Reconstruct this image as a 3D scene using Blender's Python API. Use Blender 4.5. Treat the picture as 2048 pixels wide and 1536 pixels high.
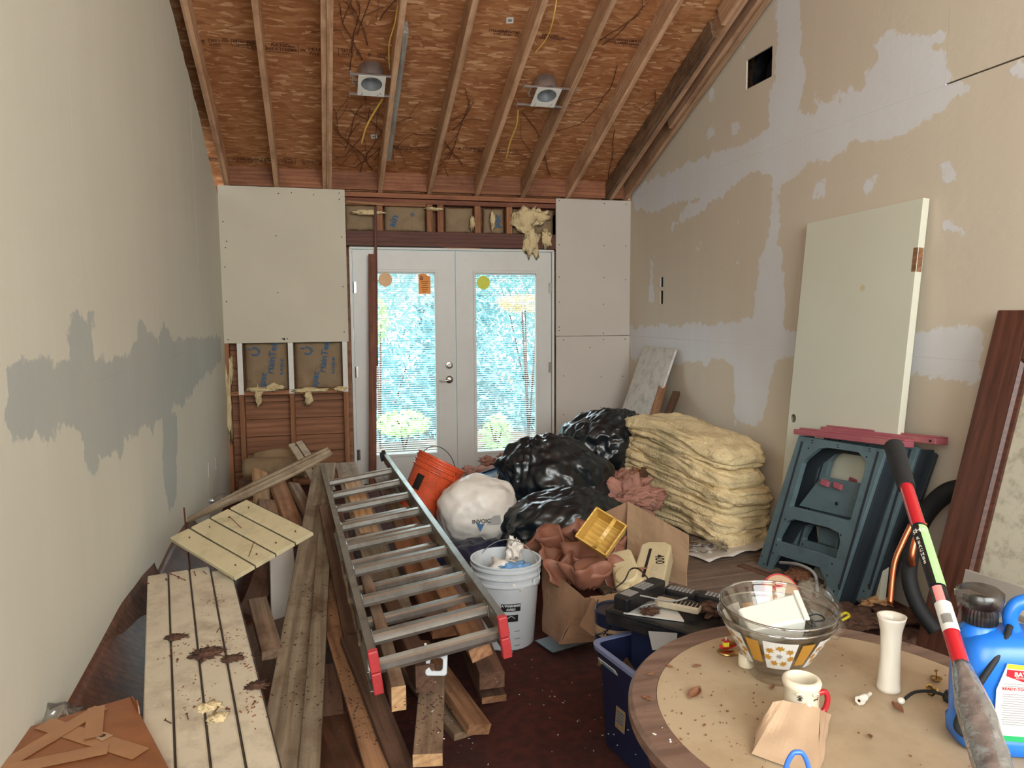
import bpy, bmesh, math, random
import numpy as np
from mathutils import Vector as V, Matrix, noise
random.seed(7)
for _o in list(bpy.data.objects): bpy.data.objects.remove(_o)
S = bpy.context.scene
COL = S.collection
PI = math.pi

# ---------------- camera, exposure, world, lights ----------------
F_, PSI, TH, HC, ROLL = 1468.77, .2566, .0983, 1.4452, -.0054
Fw = V((math.sin(PSI)*math.cos(TH), math.cos(PSI)*math.cos(TH), -math.sin(TH)))
Rt = V((math.cos(PSI), -math.sin(PSI), 0)); Up = Rt.cross(Fw)
Rt, Up = Rt*math.cos(ROLL)+Up*math.sin(ROLL), Up*math.cos(ROLL)-Rt*math.sin(ROLL)
cd = bpy.data.cameras.new('camera'); cam = bpy.data.objects.new('camera', cd); COL.objects.link(cam)
cam.matrix_world = Matrix((( Rt.x, Up.x, -Fw.x, 0), (Rt.y, Up.y, -Fw.y, 0), (Rt.z, Up.z, -Fw.z, HC), (0, 0, 0, 1)))
cd.sensor_width = 36; cd.lens = F_/2048*36; cd.clip_start = .02
S.camera = cam
S.view_settings.view_transform = 'Standard'; S.view_settings.look = 'None'
S.view_settings.gamma = 1; S.view_settings.use_curve_mapping = False
S.view_settings.exposure = 0.62
w = bpy.data.worlds.new('world'); S.world = w; w.use_nodes = True
bg = w.node_tree.nodes['Background']; bg.inputs[0].default_value = (.80, .95, 1, 1); bg.inputs[1].default_value = 2.6

def area(name, loc, rot, sx, sy, power, col):
    l = bpy.data.lights.new(name, 'AREA'); l.shape = 'RECTANGLE'; l.size = sx; l.size_y = sy; l.energy = power; l.color = col
    o = bpy.data.objects.new(name, l); o.location = loc; o.rotation_euler = rot; COL.objects.link(o); return o
area('rear_fill_light', (1.1, -2.35, 2.75), (math.radians(78), 0, 0), 2.8, 2.4, 132, (1, .99, .965))  # added area lamp behind the viewpoint, standing in for unseen window daylight
area('side_fill_light', (-.66, -.9, 2.1), (0, math.radians(-90), 0), 2.0, 1.6, 50, (1, .99, .965))  # added lamp before the closed left wall, brightens the right wall
area('yard_fill_light', (1.15, 8.1, 3.1), (math.radians(-52), 0, 0), 2.6, 2.0, 150, (.82, .93, 1))  # added lamp outside, above the view, boosts daylight through the glass doors
sl = bpy.data.lights.new('sun', 'SUN'); sl.energy = 7; sl.angle = .02; sl.color = (1, .97, .9)
so = bpy.data.objects.new('sun', sl); so.rotation_euler = (math.radians(38), math.radians(-12), 0); COL.objects.link(so)

# ---------------- helpers ----------------
LW, RW, DB = -.738, 2.752, 6.215          # left wall x, right wall x, back wall y
SL = math.tan(math.radians(22.6)); CR = math.cos(math.radians(22.6)); SR = math.sin(math.radians(22.6))
def zb(y): return 2.44+SL*(DB-y)           # underside of the rafters
C0 = V((0, 0, HC))
def ray(u, v): return Fw+Rt*((u-1024)/F_)-Up*((v-768)/F_)
def P(u, v, x=None, y=None, z=None, d=None, roof=None):
    r = ray(u, v)
    if x is not None: t = x/r.x
    elif y is not None: t = y/r.y
    elif z is not None: t = (z-HC)/r.z
    elif roof is not None: t = (2.44+roof+SL*DB-HC)/(r.z+SL*r.y)
    else: t = d
    return C0+r*t
def frame(o, xd, up=(0, 0, 1)):
    x = V(xd).normalized(); up = V(up); y = up.cross(x)
    if y.length < 1e-6: y = V((0, 1, 0)).cross(x)
    y.normalize(); z = x.cross(y)
    return Matrix(((x.x, y.x, z.x, o[0]), (x.y, y.y, z.y, o[1]), (x.z, y.z, z.z, o[2]), (0, 0, 0, 1)))
def T(x=0, y=0, z=0, rz=0, rx=0, ry=0):
    return Matrix.Translation((x, y, z)) @ Matrix.Rotation(rz, 4, 'Z') @ Matrix.Rotation(ry, 4, 'Y') @ Matrix.Rotation(rx, 4, 'X')
I4 = Matrix.Identity(4)

class MB:
    def __init__(s): s.v = []; s.f = []; s.mi = []; s.cur = 0
    def add(s, vs, fs, M=None):
        n = len(s.v)
        s.v += [tuple(M @ V(a)) for a in vs] if M is not None else [tuple(a) for a in vs]
        s.f += [tuple(n+i for i in f) for f in fs]; s.mi += [s.cur]*len(fs); return s
    def box(s, cx, cy, cz, sx, sy, sz, M=None):
        a, b, c = sx/2, sy/2, sz/2
        vs = [(cx+i*a, cy+j*b, cz+k*c) for i in (-1, 1) for j in (-1, 1) for k in (-1, 1)]
        return s.add(vs, [(0, 1, 3, 2), (4, 6, 7, 5), (0, 4, 5, 1), (2, 3, 7, 6), (0, 2, 6, 4), (1, 5, 7, 3)], M)
    def rings(s, rs, capa=True, capb=True, closed=True, M=None):
        n = len(rs[0]); vs = [p for r in rs for p in r]; fs = []
        for i in range(len(rs)-1):
            for j in range(n if closed else n-1):
                k = (j+1) % n; fs.append((i*n+j, i*n+k, (i+1)*n+k, (i+1)*n+j))
        if closed and capa: fs.append(tuple(range(n-1, -1, -1)))
        if closed and capb: fs.append(tuple((len(rs)-1)*n+j for j in range(n)))
        return s.add(vs, fs, M)
    def tube(s, pts, r, n=10, M=None, cap=True):
        pts = [V(p) for p in pts]; rs = []; up = V((0, 0, 1)); prev = None
        for i, p in enumerate(pts):
            t = (pts[min(i+1, len(pts)-1)]-pts[max(i-1, 0)]).normalized()
            if prev is None:
                a = up.cross(t)
                if a.length < .1: a = V((1, 0, 0)).cross(t)
            else: a = prev-t*prev.dot(t)
            a.normalize(); prev = a; b = t.cross(a)
            rr = r(i/(len(pts)-1)) if callable(r) else (r[i] if isinstance(r, (list, tuple)) else r)
            rs.append([p+a*(rr*math.cos(2*PI*j/n))+b*(rr*math.sin(2*PI*j/n)) for j in range(n)])
        return s.rings(rs, cap, cap, M=M)
    def lathe(s, prof, n=32, M=None, capa=False, capb=False, fn=None):
        rs = []
        for r, z in prof:
            rs.append([((r*(fn(2*PI*j/n, z) if fn else 1))*math.cos(2*PI*j/n), (r*(fn(2*PI*j/n, z) if fn else 1))*math.sin(2*PI*j/n), z) for j in range(n)])
        return s.rings(rs, capa, capb, M=M)
    def prism(s, pts, h, M=None, z0=0):
        n = len(pts); vs = [(x, y, z0) for x, y in pts]+[(x, y, z0+h) for x, y in pts]
        fs = [tuple(range(n-1, -1, -1)), tuple(range(n, 2*n))]+[(i, (i+1) % n, n+(i+1) % n, n+i) for i in range(n)]
        return s.add(vs, fs, M)
    def grid(s, fn, nu, nv, M=None):
        vs = [fn(i/nu, j/nv) for i in range(nu+1) for j in range(nv+1)]
        fs = [(i*(nv+1)+j, (i+1)*(nv+1)+j, (i+1)*(nv+1)+j+1, i*(nv+1)+j+1) for i in range(nu) for j in range(nv)]
        return s.add(vs, fs, M)
    def mesh(s, name, mats, smooth=False):
        me = bpy.data.meshes.new(name); me.from_pydata(s.v, [], s.f)
        for m in (mats if isinstance(mats, (list, tuple)) else [mats]): me.materials.append(m)
        if max(s.mi, default=0): me.polygons.foreach_set('material_index', s.mi)
        if smooth: me.polygons.foreach_set('use_smooth', [True]*len(s.f))
        me.validate(); me.update(); return me

def link(name, me, parent=None, M=None):
    o = bpy.data.objects.new(name, me); COL.objects.link(o)
    if parent: o.parent = parent
    if M is not None: o.matrix_basis = M
    return o
def recalc(me):
    b = bmesh.new(); b.from_mesh(me); bmesh.ops.recalc_face_normals(b, faces=b.faces); b.to_mesh(me); b.free()
def obj(name, mb, mats, parent=None, M=None, smooth=False, bevel=0, seg=2, solid=0, sub=0, fix=True, auto=None):
    me = mb.mesh(name, mats, smooth)
    if fix: recalc(me)
    if auto is not None:
        me.polygons.foreach_set('use_smooth', [True]*len(me.polygons)); me.set_sharp_from_angle(angle=math.radians(auto))
    o = link(name, me, parent, M)
    if solid: m = o.modifiers.new('s', 'SOLIDIFY'); m.thickness = solid; m.offset = -1
    if bevel: m = o.modifiers.new('b', 'BEVEL'); m.width = bevel; m.segments = seg; m.limit_method = 'ANGLE'; m.angle_limit = .7
    if sub: m = o.modifiers.new('u', 'SUBSURF'); m.levels = sub; m.render_levels = sub
    return o
def tag(o, label=None, cat=None, group=None, kind=None):
    if label: o['label'] = label
    if cat: o['category'] = cat
    if group: o['group'] = group
    if kind: o['kind'] = kind
    return o
def thing(name, label, cat, M=None, group=None):
    return tag(link(name, None, None, M if M is not None else I4), label, cat, group)
def struct(o, kind='structure'): o['kind'] = kind; return o
def plate(outer, holes, t, M=None):
    """flat plate with holes, in xy, extruded by t, returned as an MB"""
    b = bmesh.new(); es = []
    for loop in [outer]+holes:
        vs = [b.verts.new((x, y, 0)) for x, y in loop]
        es += [b.edges.new((vs[i], vs[(i+1) % len(vs)])) for i in range(len(vs))]
    bmesh.ops.triangle_fill(b, use_beauty=True, use_dissolve=False, edges=es, normal=(0, 0, 1))
    r = bmesh.ops.extrude_face_region(b, geom=b.faces[:])
    bmesh.ops.translate(b, verts=[g for g in r['geom'] if isinstance(g, bmesh.types.BMVert)], vec=(0, 0, t))
    m = MB(); b.verts.index_update(); m.add([v.co[:] for v in b.verts], [tuple(v.index for v in f.verts) for f in b.faces], M)
    b.free(); return m
def text(body, size, mat, parent=None, M=None, name='lettering', align='CENTER', ext=0.0, bold=0):
    c = bpy.data.curves.new('t', 'FONT'); c.body = body; c.size = size; c.align_x = align; c.align_y = 'CENTER'; c.extrude = ext; c.offset = bold
    c.resolution_u = 2
    to = bpy.data.objects.new('t', c); COL.objects.link(to)
    dg = bpy.context.evaluated_depsgraph_get(); me = bpy.data.meshes.new_from_object(to.evaluated_get(dg))
    bpy.data.objects.remove(to); bpy.data.curves.remove(c)
    me.materials.clear(); me.materials.append(mat)
    return link(name, me, parent, M)
def n3(x, y=0, z=0): return noise.noise(V((x, y, z)))
def fbm(p, o=3): 
    a = 1; s = 0
    for i in range(o): s += a*noise.noise(p); p = p*2.03; a *= .5
    return s
def ico(sub=4):
    b = bmesh.new(); bmesh.ops.create_icosphere(b, subdivisions=sub, radius=1)
    b.verts.index_update(); r = ([v.co.copy() for v in b.verts], [tuple(v.index for v in f.verts) for f in b.faces]); b.free(); return r

# ---------------- materials ----------------
def newmat(name):
    m = bpy.data.materials.new(name); m.use_nodes = True; nt = m.node_tree
    return m, nt, nt.nodes['Principled BSDF']
def N(nt, t, **k):
    n = nt.nodes.new('ShaderNode'+t)
    for a, b in k.items():
        if a.startswith('i_'):
            key = a[2:].replace('_', ' '); n.inputs[int(key) if key.isdigit() else key].default_value = b
        else: setattr(n, a, b)
    return n
def ramp(nt, stops):
    r = nt.nodes.new('ShaderNodeValToRGB'); e = r.color_ramp.elements
    while len(e) < len(stops): e.new(.5)
    for i, (p, c) in enumerate(stops): e[i].position = p; e[i].color = (*c, 1) if len(c) == 3 else c
    return r
def lin(c):
    if isinstance(c, str): c = tuple(int(c[i:i+2], 16)/255 for i in (0, 2, 4))
    return tuple(x/12.92 if x <= .04045 else ((x+.055)/1.055)**2.4 for x in c)
def mixc(nt, a, b, fac, mode='MIX'):
    m = N(nt, 'MixRGB', blend_type=mode)
    for s, val in ((1, a), (2, b), (0, fac)):
        if hasattr(val, 'links'): nt.links.new(val, m.inputs[s])
        elif isinstance(val, (int, float)): m.inputs[s].default_value = val
        else: m.inputs[s].default_value = (*val, 1)
    return m.outputs[0]
def mat(name, col, rough=.6, metal=0, bump=0, bs=60, var=.12, vs=6, spec=.5, trans=0, alpha=1, coat=0, dirt=None, ds=5, da=.5, sheen=0, dist=0):
    m, nt, p = newmat(name); c = lin(col)
    tc = N(nt, 'TexCoord'); L = nt.links.new
    n1 = N(nt, 'TexNoise', i_Scale=vs, i_Detail=5.0, i_Distortion=dist); L(tc.outputs['Object'], n1.inputs['Vector'])
    r = ramp(nt, [(.3, tuple(x*(1-var) for x in c)), (.7, tuple(min(1, x*(1+var)) for x in c))]); L(n1.outputs[0], r.inputs[0])
    out = r.outputs[0]
    if dirt:
        n2 = N(nt, 'TexNoise', i_Scale=ds, i_Detail=8.0, i_Roughness=.7); L(tc.outputs['Object'], n2.inputs['Vector'])
        r2 = ramp(nt, [(.48, (0, 0, 0)), (.68, (da, da, da))]); L(n2.outputs[0], r2.inputs[0])
        out = mixc(nt, out, lin(dirt), r2.outputs[0])
    L(out, p.inputs['Base Color'])
    p.inputs['Roughness'].default_value = rough; p.inputs['Metallic'].default_value = metal
    p.inputs['Specular IOR Level'].default_value = spec; p.inputs['Transmission Weight'].default_value = trans
    p.inputs['Coat Weight'].default_value = coat; p.inputs['Alpha'].default_value = alpha
    if bump:
        n3_ = N(nt, 'TexNoise', i_Scale=bs, i_Detail=4.0); L(tc.outputs['Object'], n3_.inputs['Vector'])
        b = N(nt, 'Bump', i_Strength=bump, i_Distance=.01); L(n3_.outputs[0], b.inputs['Height']); L(b.outputs[0], p.inputs['Normal'])
    return m
def wood(name, c1, c2, rough=.7, sc=1, dirt=None, da=.6, ds=4, spec=.3, bump=.25, knots=True):
    m, nt, p = newmat(name); L = nt.links.new; a, b = lin(c1), lin(c2)
    tc = N(nt, 'TexCoord'); oi = N(nt, 'ObjectInfo')
    off = N(nt, 'VectorMath', operation='SCALE'); cx = N(nt, 'CombineXYZ', i_0=7.1, i_1=3.3, i_2=5.7); L(cx.outputs[0], off.inputs[0]); L(oi.outputs['Random'], off.inputs['Scale'])
    ad = N(nt, 'VectorMath', operation='ADD'); L(tc.outputs['Object'], ad.inputs[0]); L(off.outputs[0], ad.inputs[1])
    mp = N(nt, 'Mapping'); mp.inputs['Scale'].default_value = (1.1*sc, 14*sc, 14*sc); L(ad.outputs[0], mp.inputs[0])
    n1 = N(nt, 'TexNoise', i_Scale=2.2, i_Detail=6.0, i_Roughness=.6, i_Distortion=1.1); L(mp.outputs[0], n1.inputs['Vector'])
    w_ = N(nt, 'TexWave', wave_type='RINGS', rings_direction='X', i_Scale=1.3, i_Distortion=5.0, i_Detail=2.0, i_Detail_Scale=.8)
    mp2 = N(nt, 'Mapping'); mp2.inputs['Scale'].default_value = (.6*sc, 9*sc, 9*sc); L(ad.outputs[0], mp2.inputs[0]); L(mp2.outputs[0], w_.inputs['Vector'])
    r = ramp(nt, [(.25, b), (.62, a)]); L(n1.outputs[0], r.inputs[0])
    r2 = ramp(nt, [(.1, (.62, .62, .62)), (.55, (1, 1, 1))]); L(w_.outputs[0], r2.inputs[0])
    out = mixc(nt, r.outputs[0], r2.outputs[0], .55, 'MULTIPLY')
    hv = N(nt, 'HueSaturation'); mr = N(nt, 'MapRange', i_3=.82, i_4=1.14); L(oi.outputs['Random'], mr.inputs[0]); L(mr.outputs[0], hv.inputs['Value']); L(out, hv.inputs['Color']); out = hv.outputs[0]
    if dirt:
        n2 = N(nt, 'TexNoise', i_Scale=ds, i_Detail=8.0, i_Roughness=.72); L(ad.outputs[0], n2.inputs['Vector'])
        r3 = ramp(nt, [(.47, (0, 0, 0)), (.66, (da, da, da))]); L(n2.outputs[0], r3.inputs[0])
        out = mixc(nt, out, lin(dirt), r3.outputs[0])
    L(out, p.inputs['Base Color']); p.inputs['Roughness'].default_value = rough; p.inputs['Specular IOR Level'].default_value = spec
    bm = N(nt, 'Bump', i_Strength=bump, i_Distance=.004); L(n1.outputs[0], bm.inputs['Height']); L(bm.outputs[0], p.inputs['Normal'])
    return m
def osb(name):
    m, nt, p = newmat(name); L = nt.links.new
    tc = N(nt, 'TexCoord')
    cols = []
    for k, (rz, sx, sy) in enumerate(((.5, 15, 60), (-.7, 17, 66), (.05, 13, 52))):
        mp = N(nt, 'Mapping'); mp.inputs['Rotation'].default_value = (0, 0, rz); mp.inputs['Scale'].default_value = (sx, sy, 1); mp.inputs['Location'].default_value = (k*3.7, k*1.9, 0)
        nz = N(nt, 'TexNoise', i_Scale=6.0, i_Detail=2.0); L(tc.outputs['Object'], nz.inputs['Vector'])
        ms = mixc(nt, tc.outputs['Object'], nz.outputs[1], .03); L(ms, mp.inputs[0])
        vo = N(nt, 'TexVoronoi', i_Scale=1.0); vo.voronoi_dimensions = '2D'; L(mp.outputs[0], vo.inputs['Vector']); cols.append(vo)
    sep = N(nt, 'SeparateColor'); L(cols[0].outputs['Color'], sep.inputs[0])
    sep2 = N(nt, 'SeparateColor'); L(cols[1].outputs['Color'], sep2.inputs[0])
    sep3 = N(nt, 'SeparateColor'); L(cols[2].outputs['Color'], sep3.inputs[0])
    g1 = N(nt, 'Math', operation='GREATER_THAN', i_1=.5); L(sep.outputs[1], g1.inputs[0])
    a = mixc(nt, sep.outputs[0], sep2.outputs[0], g1.outputs[0])
    g2 = N(nt, 'Math', operation='GREATER_THAN', i_1=.62); L(sep3.outputs[1], g2.inputs[0])
    a = mixc(nt, a, sep3.outputs[0], g2.outputs[0])
    r = ramp(nt, [(0, lin('9c6844')), (.5, lin('ae784f')), (.85, lin('bd8b62')), (1, lin('dcb188'))]); L(a, r.inputs[0])
    big = N(nt, 'TexNoise', i_Scale=1.3, i_Detail=4.0); L(tc.outputs['Object'], big.inputs['Vector'])
    rb = ramp(nt, [(.35, (.85, .74, .68)), (.65, (1, 1, 1))]); L(big.outputs[0], rb.inputs[0])
    L(mixc(nt, r.outputs[0], rb.outputs[0], 1.0, 'MULTIPLY'), p.inputs['Base Color'])
    p.inputs['Roughness'].default_value = .75; p.inputs['Specular IOR Level'].default_value = .2
    b = N(nt, 'Bump', i_Strength=.5, i_Distance=.004); L(a, b.inputs['Height']); L(b.outputs[0], p.inputs['Normal'])
    return m
def wallmat(name, base, mud, base2, sc=1):
    """drywall paper with joint compound where the 'mud' distance attribute is positive"""
    m, nt, p = newmat(name); L = nt.links.new
    tc = N(nt, 'TexCoord'); at = N(nt, 'Attribute', attribute_name='mud')
    n1 = N(nt, 'TexNoise', i_Scale=5.5, i_Detail=6.0, i_Roughness=.6); L(tc.outputs['Object'], n1.inputs['Vector'])
    n2 = N(nt, 'TexNoise', i_Scale=28.0, i_Detail=4.0); L(tc.outputs['Object'], n2.inputs['Vector'])
    s = N(nt, 'Math', operation='MULTIPLY_ADD', i_1=.20, i_2=-.10); L(n1.outputs[0], s.inputs[0])
    s2 = N(nt, 'Math', operation='MULTIPLY_ADD', i_1=.06, i_2=-.03); L(n2.outputs[0], s2.inputs[0])
    a = N(nt, 'Math', operation='ADD'); L(s.outputs[0], a.inputs[0]); L(s2.outputs[0], a.inputs[1])
    a2 = N(nt, 'Math', operation='ADD'); L(a.outputs[0], a2.inputs[0]); L(at.outputs['Fac'], a2.inputs[1])
    r = ramp(nt, [(.5, (0, 0, 0)), (.512, (1, 1, 1))]); ad = N(nt, 'Math', operation='ADD', i_1=.5); L(a2.outputs[0], ad.inputs[0]); L(ad.outputs[0], r.inputs[0])
    big = N(nt, 'TexNoise', i_Scale=.8, i_Detail=3.0); L(tc.outputs['Object'], big.inputs['Vector'])
    br = ramp(nt, [(.35, lin(base)), (.65, lin(base2))]); L(big.outputs[0], br.inputs[0])
    op = N(nt, 'TexNoise', i_Scale=2.5, i_Detail=4.0); L(tc.outputs['Object'], op.inputs['Vector'])
    orr = ramp(nt, [(.3, (.8, .8, .8)), (.6, (1, 1, 1))]); L(op.outputs[0], orr.inputs[0])
    f = N(nt, 'Math', operation='MULTIPLY'); L(r.outputs[0], f.inputs[0]); L(orr.outputs[0], f.inputs[1])
    col = mixc(nt, br.outputs[0], lin(mud), f.outputs[0])
    # faint streaks of dirt
    mp = N(nt, 'Mapping'); mp.inputs['Scale'].default_value = (9, 9, .8); L(tc.outputs['Object'], mp.inputs[0])
    st = N(nt, 'TexNoise', i_Scale=1.0, i_Detail=5.0); L(mp.outputs[0], st.inputs['Vector'])
    sr = ramp(nt, [(.35, (.93, .93, .91)), (.6, (1, 1, 1))]); L(st.outputs[0], sr.inputs[0])
    L(mixc(nt, col, sr.outputs[0], .3, 'MULTIPLY'), p.inputs['Base Color'])
    p.inputs['Roughness'].default_value = .85; p.inputs['Specular IOR Level'].default_value = .25
    hh = N(nt, 'Math', operation='MULTIPLY_ADD', i_1=.5); L(r.outputs[0], hh.inputs[0]); L(n2.outputs[0], hh.inputs[2])
    b = N(nt, 'Bump', i_Strength=.12, i_Distance=.01); L(hh.outputs[0], b.inputs['Height']); L(b.outputs[0], p.inputs['Normal'])
    return m
def glassmat(name, tint=(1, 1, 1), gloss=.12, rough=.02, k=.55):
    m = bpy.data.materials.new(name); m.use_nodes = True; nt = m.node_tree; L = nt.links.new
    nt.nodes.remove(nt.nodes['Principled BSDF']); o = nt.nodes['Material Output']
    tr = N(nt, 'BsdfTransparent'); tr.inputs[0].default_value = (*tint, 1); gl = N(nt, 'BsdfGlossy'); gl.inputs['Roughness'].default_value = rough
    fr = N(nt, 'LayerWeight', i_Blend=.25); mu = N(nt, 'Math', operation='MULTIPLY_ADD', i_1=k, i_2=gloss*.3); L(fr.outputs['Fresnel'], mu.inputs[0])
    gl.inputs[0].default_value = (.8, .8, .8, 1); mx = N(nt, 'MixShader'); L(mu.outputs[0], mx.inputs[0]); L(tr.outputs[0], mx.inputs[1]); L(gl.outputs[0], mx.inputs[2]); L(mx.outputs[0], o.inputs[0])
    return m
def leafmat(name, c, c2):
    m, nt, p = newmat(name); L = nt.links.new
    tc = N(nt, 'TexCoord'); n = N(nt, 'TexNoise', i_Scale=.9, i_Detail=6.0); L(tc.outputs['Object'], n.inputs['Vector'])
    r = ramp(nt, [(.35, lin(c)), (.65, lin(c2))]); L(n.outputs[0], r.inputs[0]); L(r.outputs[0], p.inputs['Base Color'])
    p.inputs['Roughness'].default_value = .5; p.inputs['Subsurface Weight'].default_value = 0
    t = N(nt, 'BsdfTranslucent'); L(r.outputs[0], t.inputs[0]); mx = N(nt, 'MixShader', i_0=.4); L(p.outputs[0], mx.inputs[1]); L(t.outputs[0], mx.inputs[2]); L(mx.outputs[0], nt.nodes['Material Output'].inputs[0])
    return m

M_ = {}
M_['rafter'] = wood('rafter_wood', 'd0a886', 'b08464', spec=.25, dirt='6b4030', da=.45, ds=3)
M_['block'] = wood('blocking_wood', 'a26b4c', '7e4e38', dirt='4d2a1c', da=.4)
M_['redwood'] = wood('dark_stud_wood', '86543f', '623a2c', dirt='3a1c14', da=.5)
M_['header'] = wood('header_wood', '6f4537', '4f3028', rough=.6)
M_['sheath'] = wood('sheathing_wood', '9c6c4e', '7b503a', sc=.7)
M_['stud'] = wood('stud_wood', 'a87450', '805238')
M_['osb'] = osb('oriented_strand_board')
M_['lum'] = wood('old_lumber', '9a8068', '715846', dirt='4a3324', da=.7)
M_['lumfresh'] = wood('pale_lumber', 'd9b184', 'b98a5c', dirt='8d6442', da=.3)
M_['lumdark'] = wood('brown_lumber', '70513f', '4c362b', dirt='33201a', da=.7)
M_['lumor'] = wood('orange_lumber', 'a57a58', '7c563d', dirt='5a3622', da=.6)
M_['plank'] = wood('dusty_plank', 'a3927a', '7c6850', dirt='59402c', da=.75, ds=5, rough=.6)
M_['bead'] = mat('cream_beadboard_paint', 'c9bda6', .45, bump=.06, bs=30, var=.07, dirt='6b4f3c', ds=7, da=.5)
M_['bead2'] = mat('cream_beadboard_paint_clean', 'c8bc98', .5, var=.05, dirt='7a6448', ds=9, da=.35)
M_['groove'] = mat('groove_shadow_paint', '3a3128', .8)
M_['dry'] = mat('drywall_paper', 'cdc5b2', .85, bump=.05, bs=200, var=.04, vs=2)
M_['dry2'] = mat('drywall_paper_grey', 'c3bab0', .85, bump=.05, bs=200, var=.04, vs=2)
M_['wl'] = wallmat('left_drywall', 'd2d0c2', 'b4b9b4', 'd6d4c6')
M_['wr'] = wallmat('right_drywall', 'cec0ae', 'd8d8da', 'd0c5b2')
M_['door'] = mat('door_white_paint', 'cfcdc8', .4, bump=.03, bs=20, var=.03, dirt='a89d90', ds=3, da=.25)
M_['cream'] = mat('cream_door_paint', 'd3d2c0', .5, bump=.03, bs=15, var=.03, vs=2)
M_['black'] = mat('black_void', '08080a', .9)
M_['kraft'] = mat('kraft_paper', '8f7759', .7, bump=.3, bs=12, var=.2, dirt='54412f', ds=6, da=.6)
M_['ink'] = mat('blue_ink', '2f5f86', .7); M_['darkink'] = mat('dark_ink', '4a2414', .8)
M_['fluff'] = mat('yellow_insulation', 'e0cb9e', .95, bump=.9, bs=70, var=.14, vs=11, dirt='ad9068', ds=7, da=.5)
M_['pink'] = mat('pink_insulation', 'a87a6a', .95, bump=1.0, bs=40, var=.25, vs=9, dirt='8f5a4a', ds=8, da=.5)
M_['steel'] = mat('galvanised_steel', 'c8ccd0', .35, .85, var=.08)
M_['alu'] = mat('aluminium', 'a6a29a', .36, .85, bump=.05, bs=40, var=.12, dirt='6a5a44', ds=8, da=.5)
M_['nickel'] = mat('satin_nickel', 'b5b2ac', .25, 1)
M_['brass'] = mat('brass', 'b59560', .3, 1)
M_['red'] = mat('red_plastic', 'b8393c', .5, var=.1, dirt='7a2c2a', ds=20, da=.4)
M_['bag'] = mat('black_bin_bag', '11191e', .30, spec=.7, bump=.3, bs=9, var=.1, dist=2)
M_['wbag'] = mat('white_plastic_sack', 'd9d3cb', .4, bump=.3, bs=14, var=.06, dirt='b7a595', ds=5, da=.4)
M_['orange'] = mat('orange_plastic', 'cf5430', .4, var=.06, dirt='6d2a1a', ds=14, da=.55)
M_['wplas'] = mat('white_bucket_plastic', 'c4c9cd', .4, var=.05, dirt='8f8f90', ds=6, da=.3)
M_['film'] = glassmat('clear_film', (.93, .93, .93), .25, .2)
M_['bluep'] = mat('blue_plastic', '1c6fd0', .32, var=.04, spec=.6)
M_['bluelid'] = mat('pale_blue_plastic', '6f9fd0', .4, var=.05)
M_['navy'] = mat('navy_tub_plastic', '1d2440', .35, var=.08)
M_['lilac'] = mat('lilac_rim_plastic', '7b86ac', .4, var=.05)
M_['card'] = mat('cardboard', '96745a', .8, bump=.08, bs=40, var=.08, dirt='6a4c38', ds=4, da=.3)
M_['cardl'] = mat('pale_cardboard', 'a88a6c', .8, bump=.05, bs=40, var=.06)
M_['carddark'] = mat('brown_taped_cardboard', '8d5733', .38, bump=.1, bs=18, var=.12, dirt='5a3420', ds=5, da=.45)
M_['tape'] = mat('packing_tape', 'a06f48', .22, var=.15, coat=.4)
M_['terra'] = mat('terracotta', '8c5c49', .6, bump=.08, bs=25, var=.12, dirt='70402f', ds=8, da=.4)
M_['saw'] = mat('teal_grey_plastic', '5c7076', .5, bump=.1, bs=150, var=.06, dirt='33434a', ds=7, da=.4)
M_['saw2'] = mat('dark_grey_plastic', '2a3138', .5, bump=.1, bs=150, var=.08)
M_['rail'] = mat('dusty_red_plastic', 'a05560', .55, bump=.05, bs=60, var=.08, dirt='b08070', ds=7, da=.4)
M_['brn'] = wood('dark_brown_varnished_wood', '613a2c', '432720', rough=.42, spec=.5, sc=1.2)
M_['rubber'] = mat('black_rubber', '17191b', .7, bump=.1, bs=80)
M_['blk'] = mat('black_plastic', '15171b', .35, var=.1, dirt='4a4038', ds=12, da=.35)
M_['copper'] = mat('copper', 'c9744f', .3, .9, var=.1)
M_['ivory'] = mat('ivory_plastic', 'cfc19b', .5, var=.05, dirt='a08a62', ds=5, da=.35)
M_['beige'] = mat('beige_plastic', 'bfb39b', .45, var=.05, dirt='7d6a54', ds=10, da=.4)
M_['yel'] = wood('yellow_basket_wood', 'e0b75e', 'c2933c', rough=.4, spec=.5, sc=2)
M_['trim'] = wood('table_edge_wood', '836a5c', '6b5145', rough=.4, spec=.45, bump=.05, dirt='54392d', da=.3)
M_['lamin'] = mat('tan_table_laminate', 'ae9a7e', .42, bump=.03, bs=60, var=.07, vs=4, dirt='8d7352', ds=5, da=.45)
M_['ceram'] = mat('white_ceramic', 'e2dccf', .18, var=.03, spec=.6, coat=.4)
M_['cream2'] = mat('cream_ceramic', 'd8cdb6', .25, var=.03, coat=.3)
M_['redc'] = mat('red_glaze', 'b0202a', .2, coat=.4)
M_['glass'] = glassmat('clear_bowl_glass', (.985, .98, .965), .2, k=.3)
M_['rimglass'] = glassmat('glass_rim', (.95, .95, .93), 1.6, .05)
M_['pane'] = glassmat('window_pane_glass', (.98, .99, .99), .01, k=.05)
M_['wlabel'] = mat('white_print', 'd4d1ca', .5, var=.02)
M_['gold'] = mat('gold_print', 'b5822f', .45, var=.2)
M_['paper'] = mat('brown_paper', 'ac9074', .8, bump=.1, bs=30, var=.05)
M_['frost'] = mat('frosted_plastic', 'd5d8cf', .4, var=.03, spec=.5)
M_['bluehook'] = mat('blue_hook_plastic', '3f74d8', .3, spec=.6)
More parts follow.
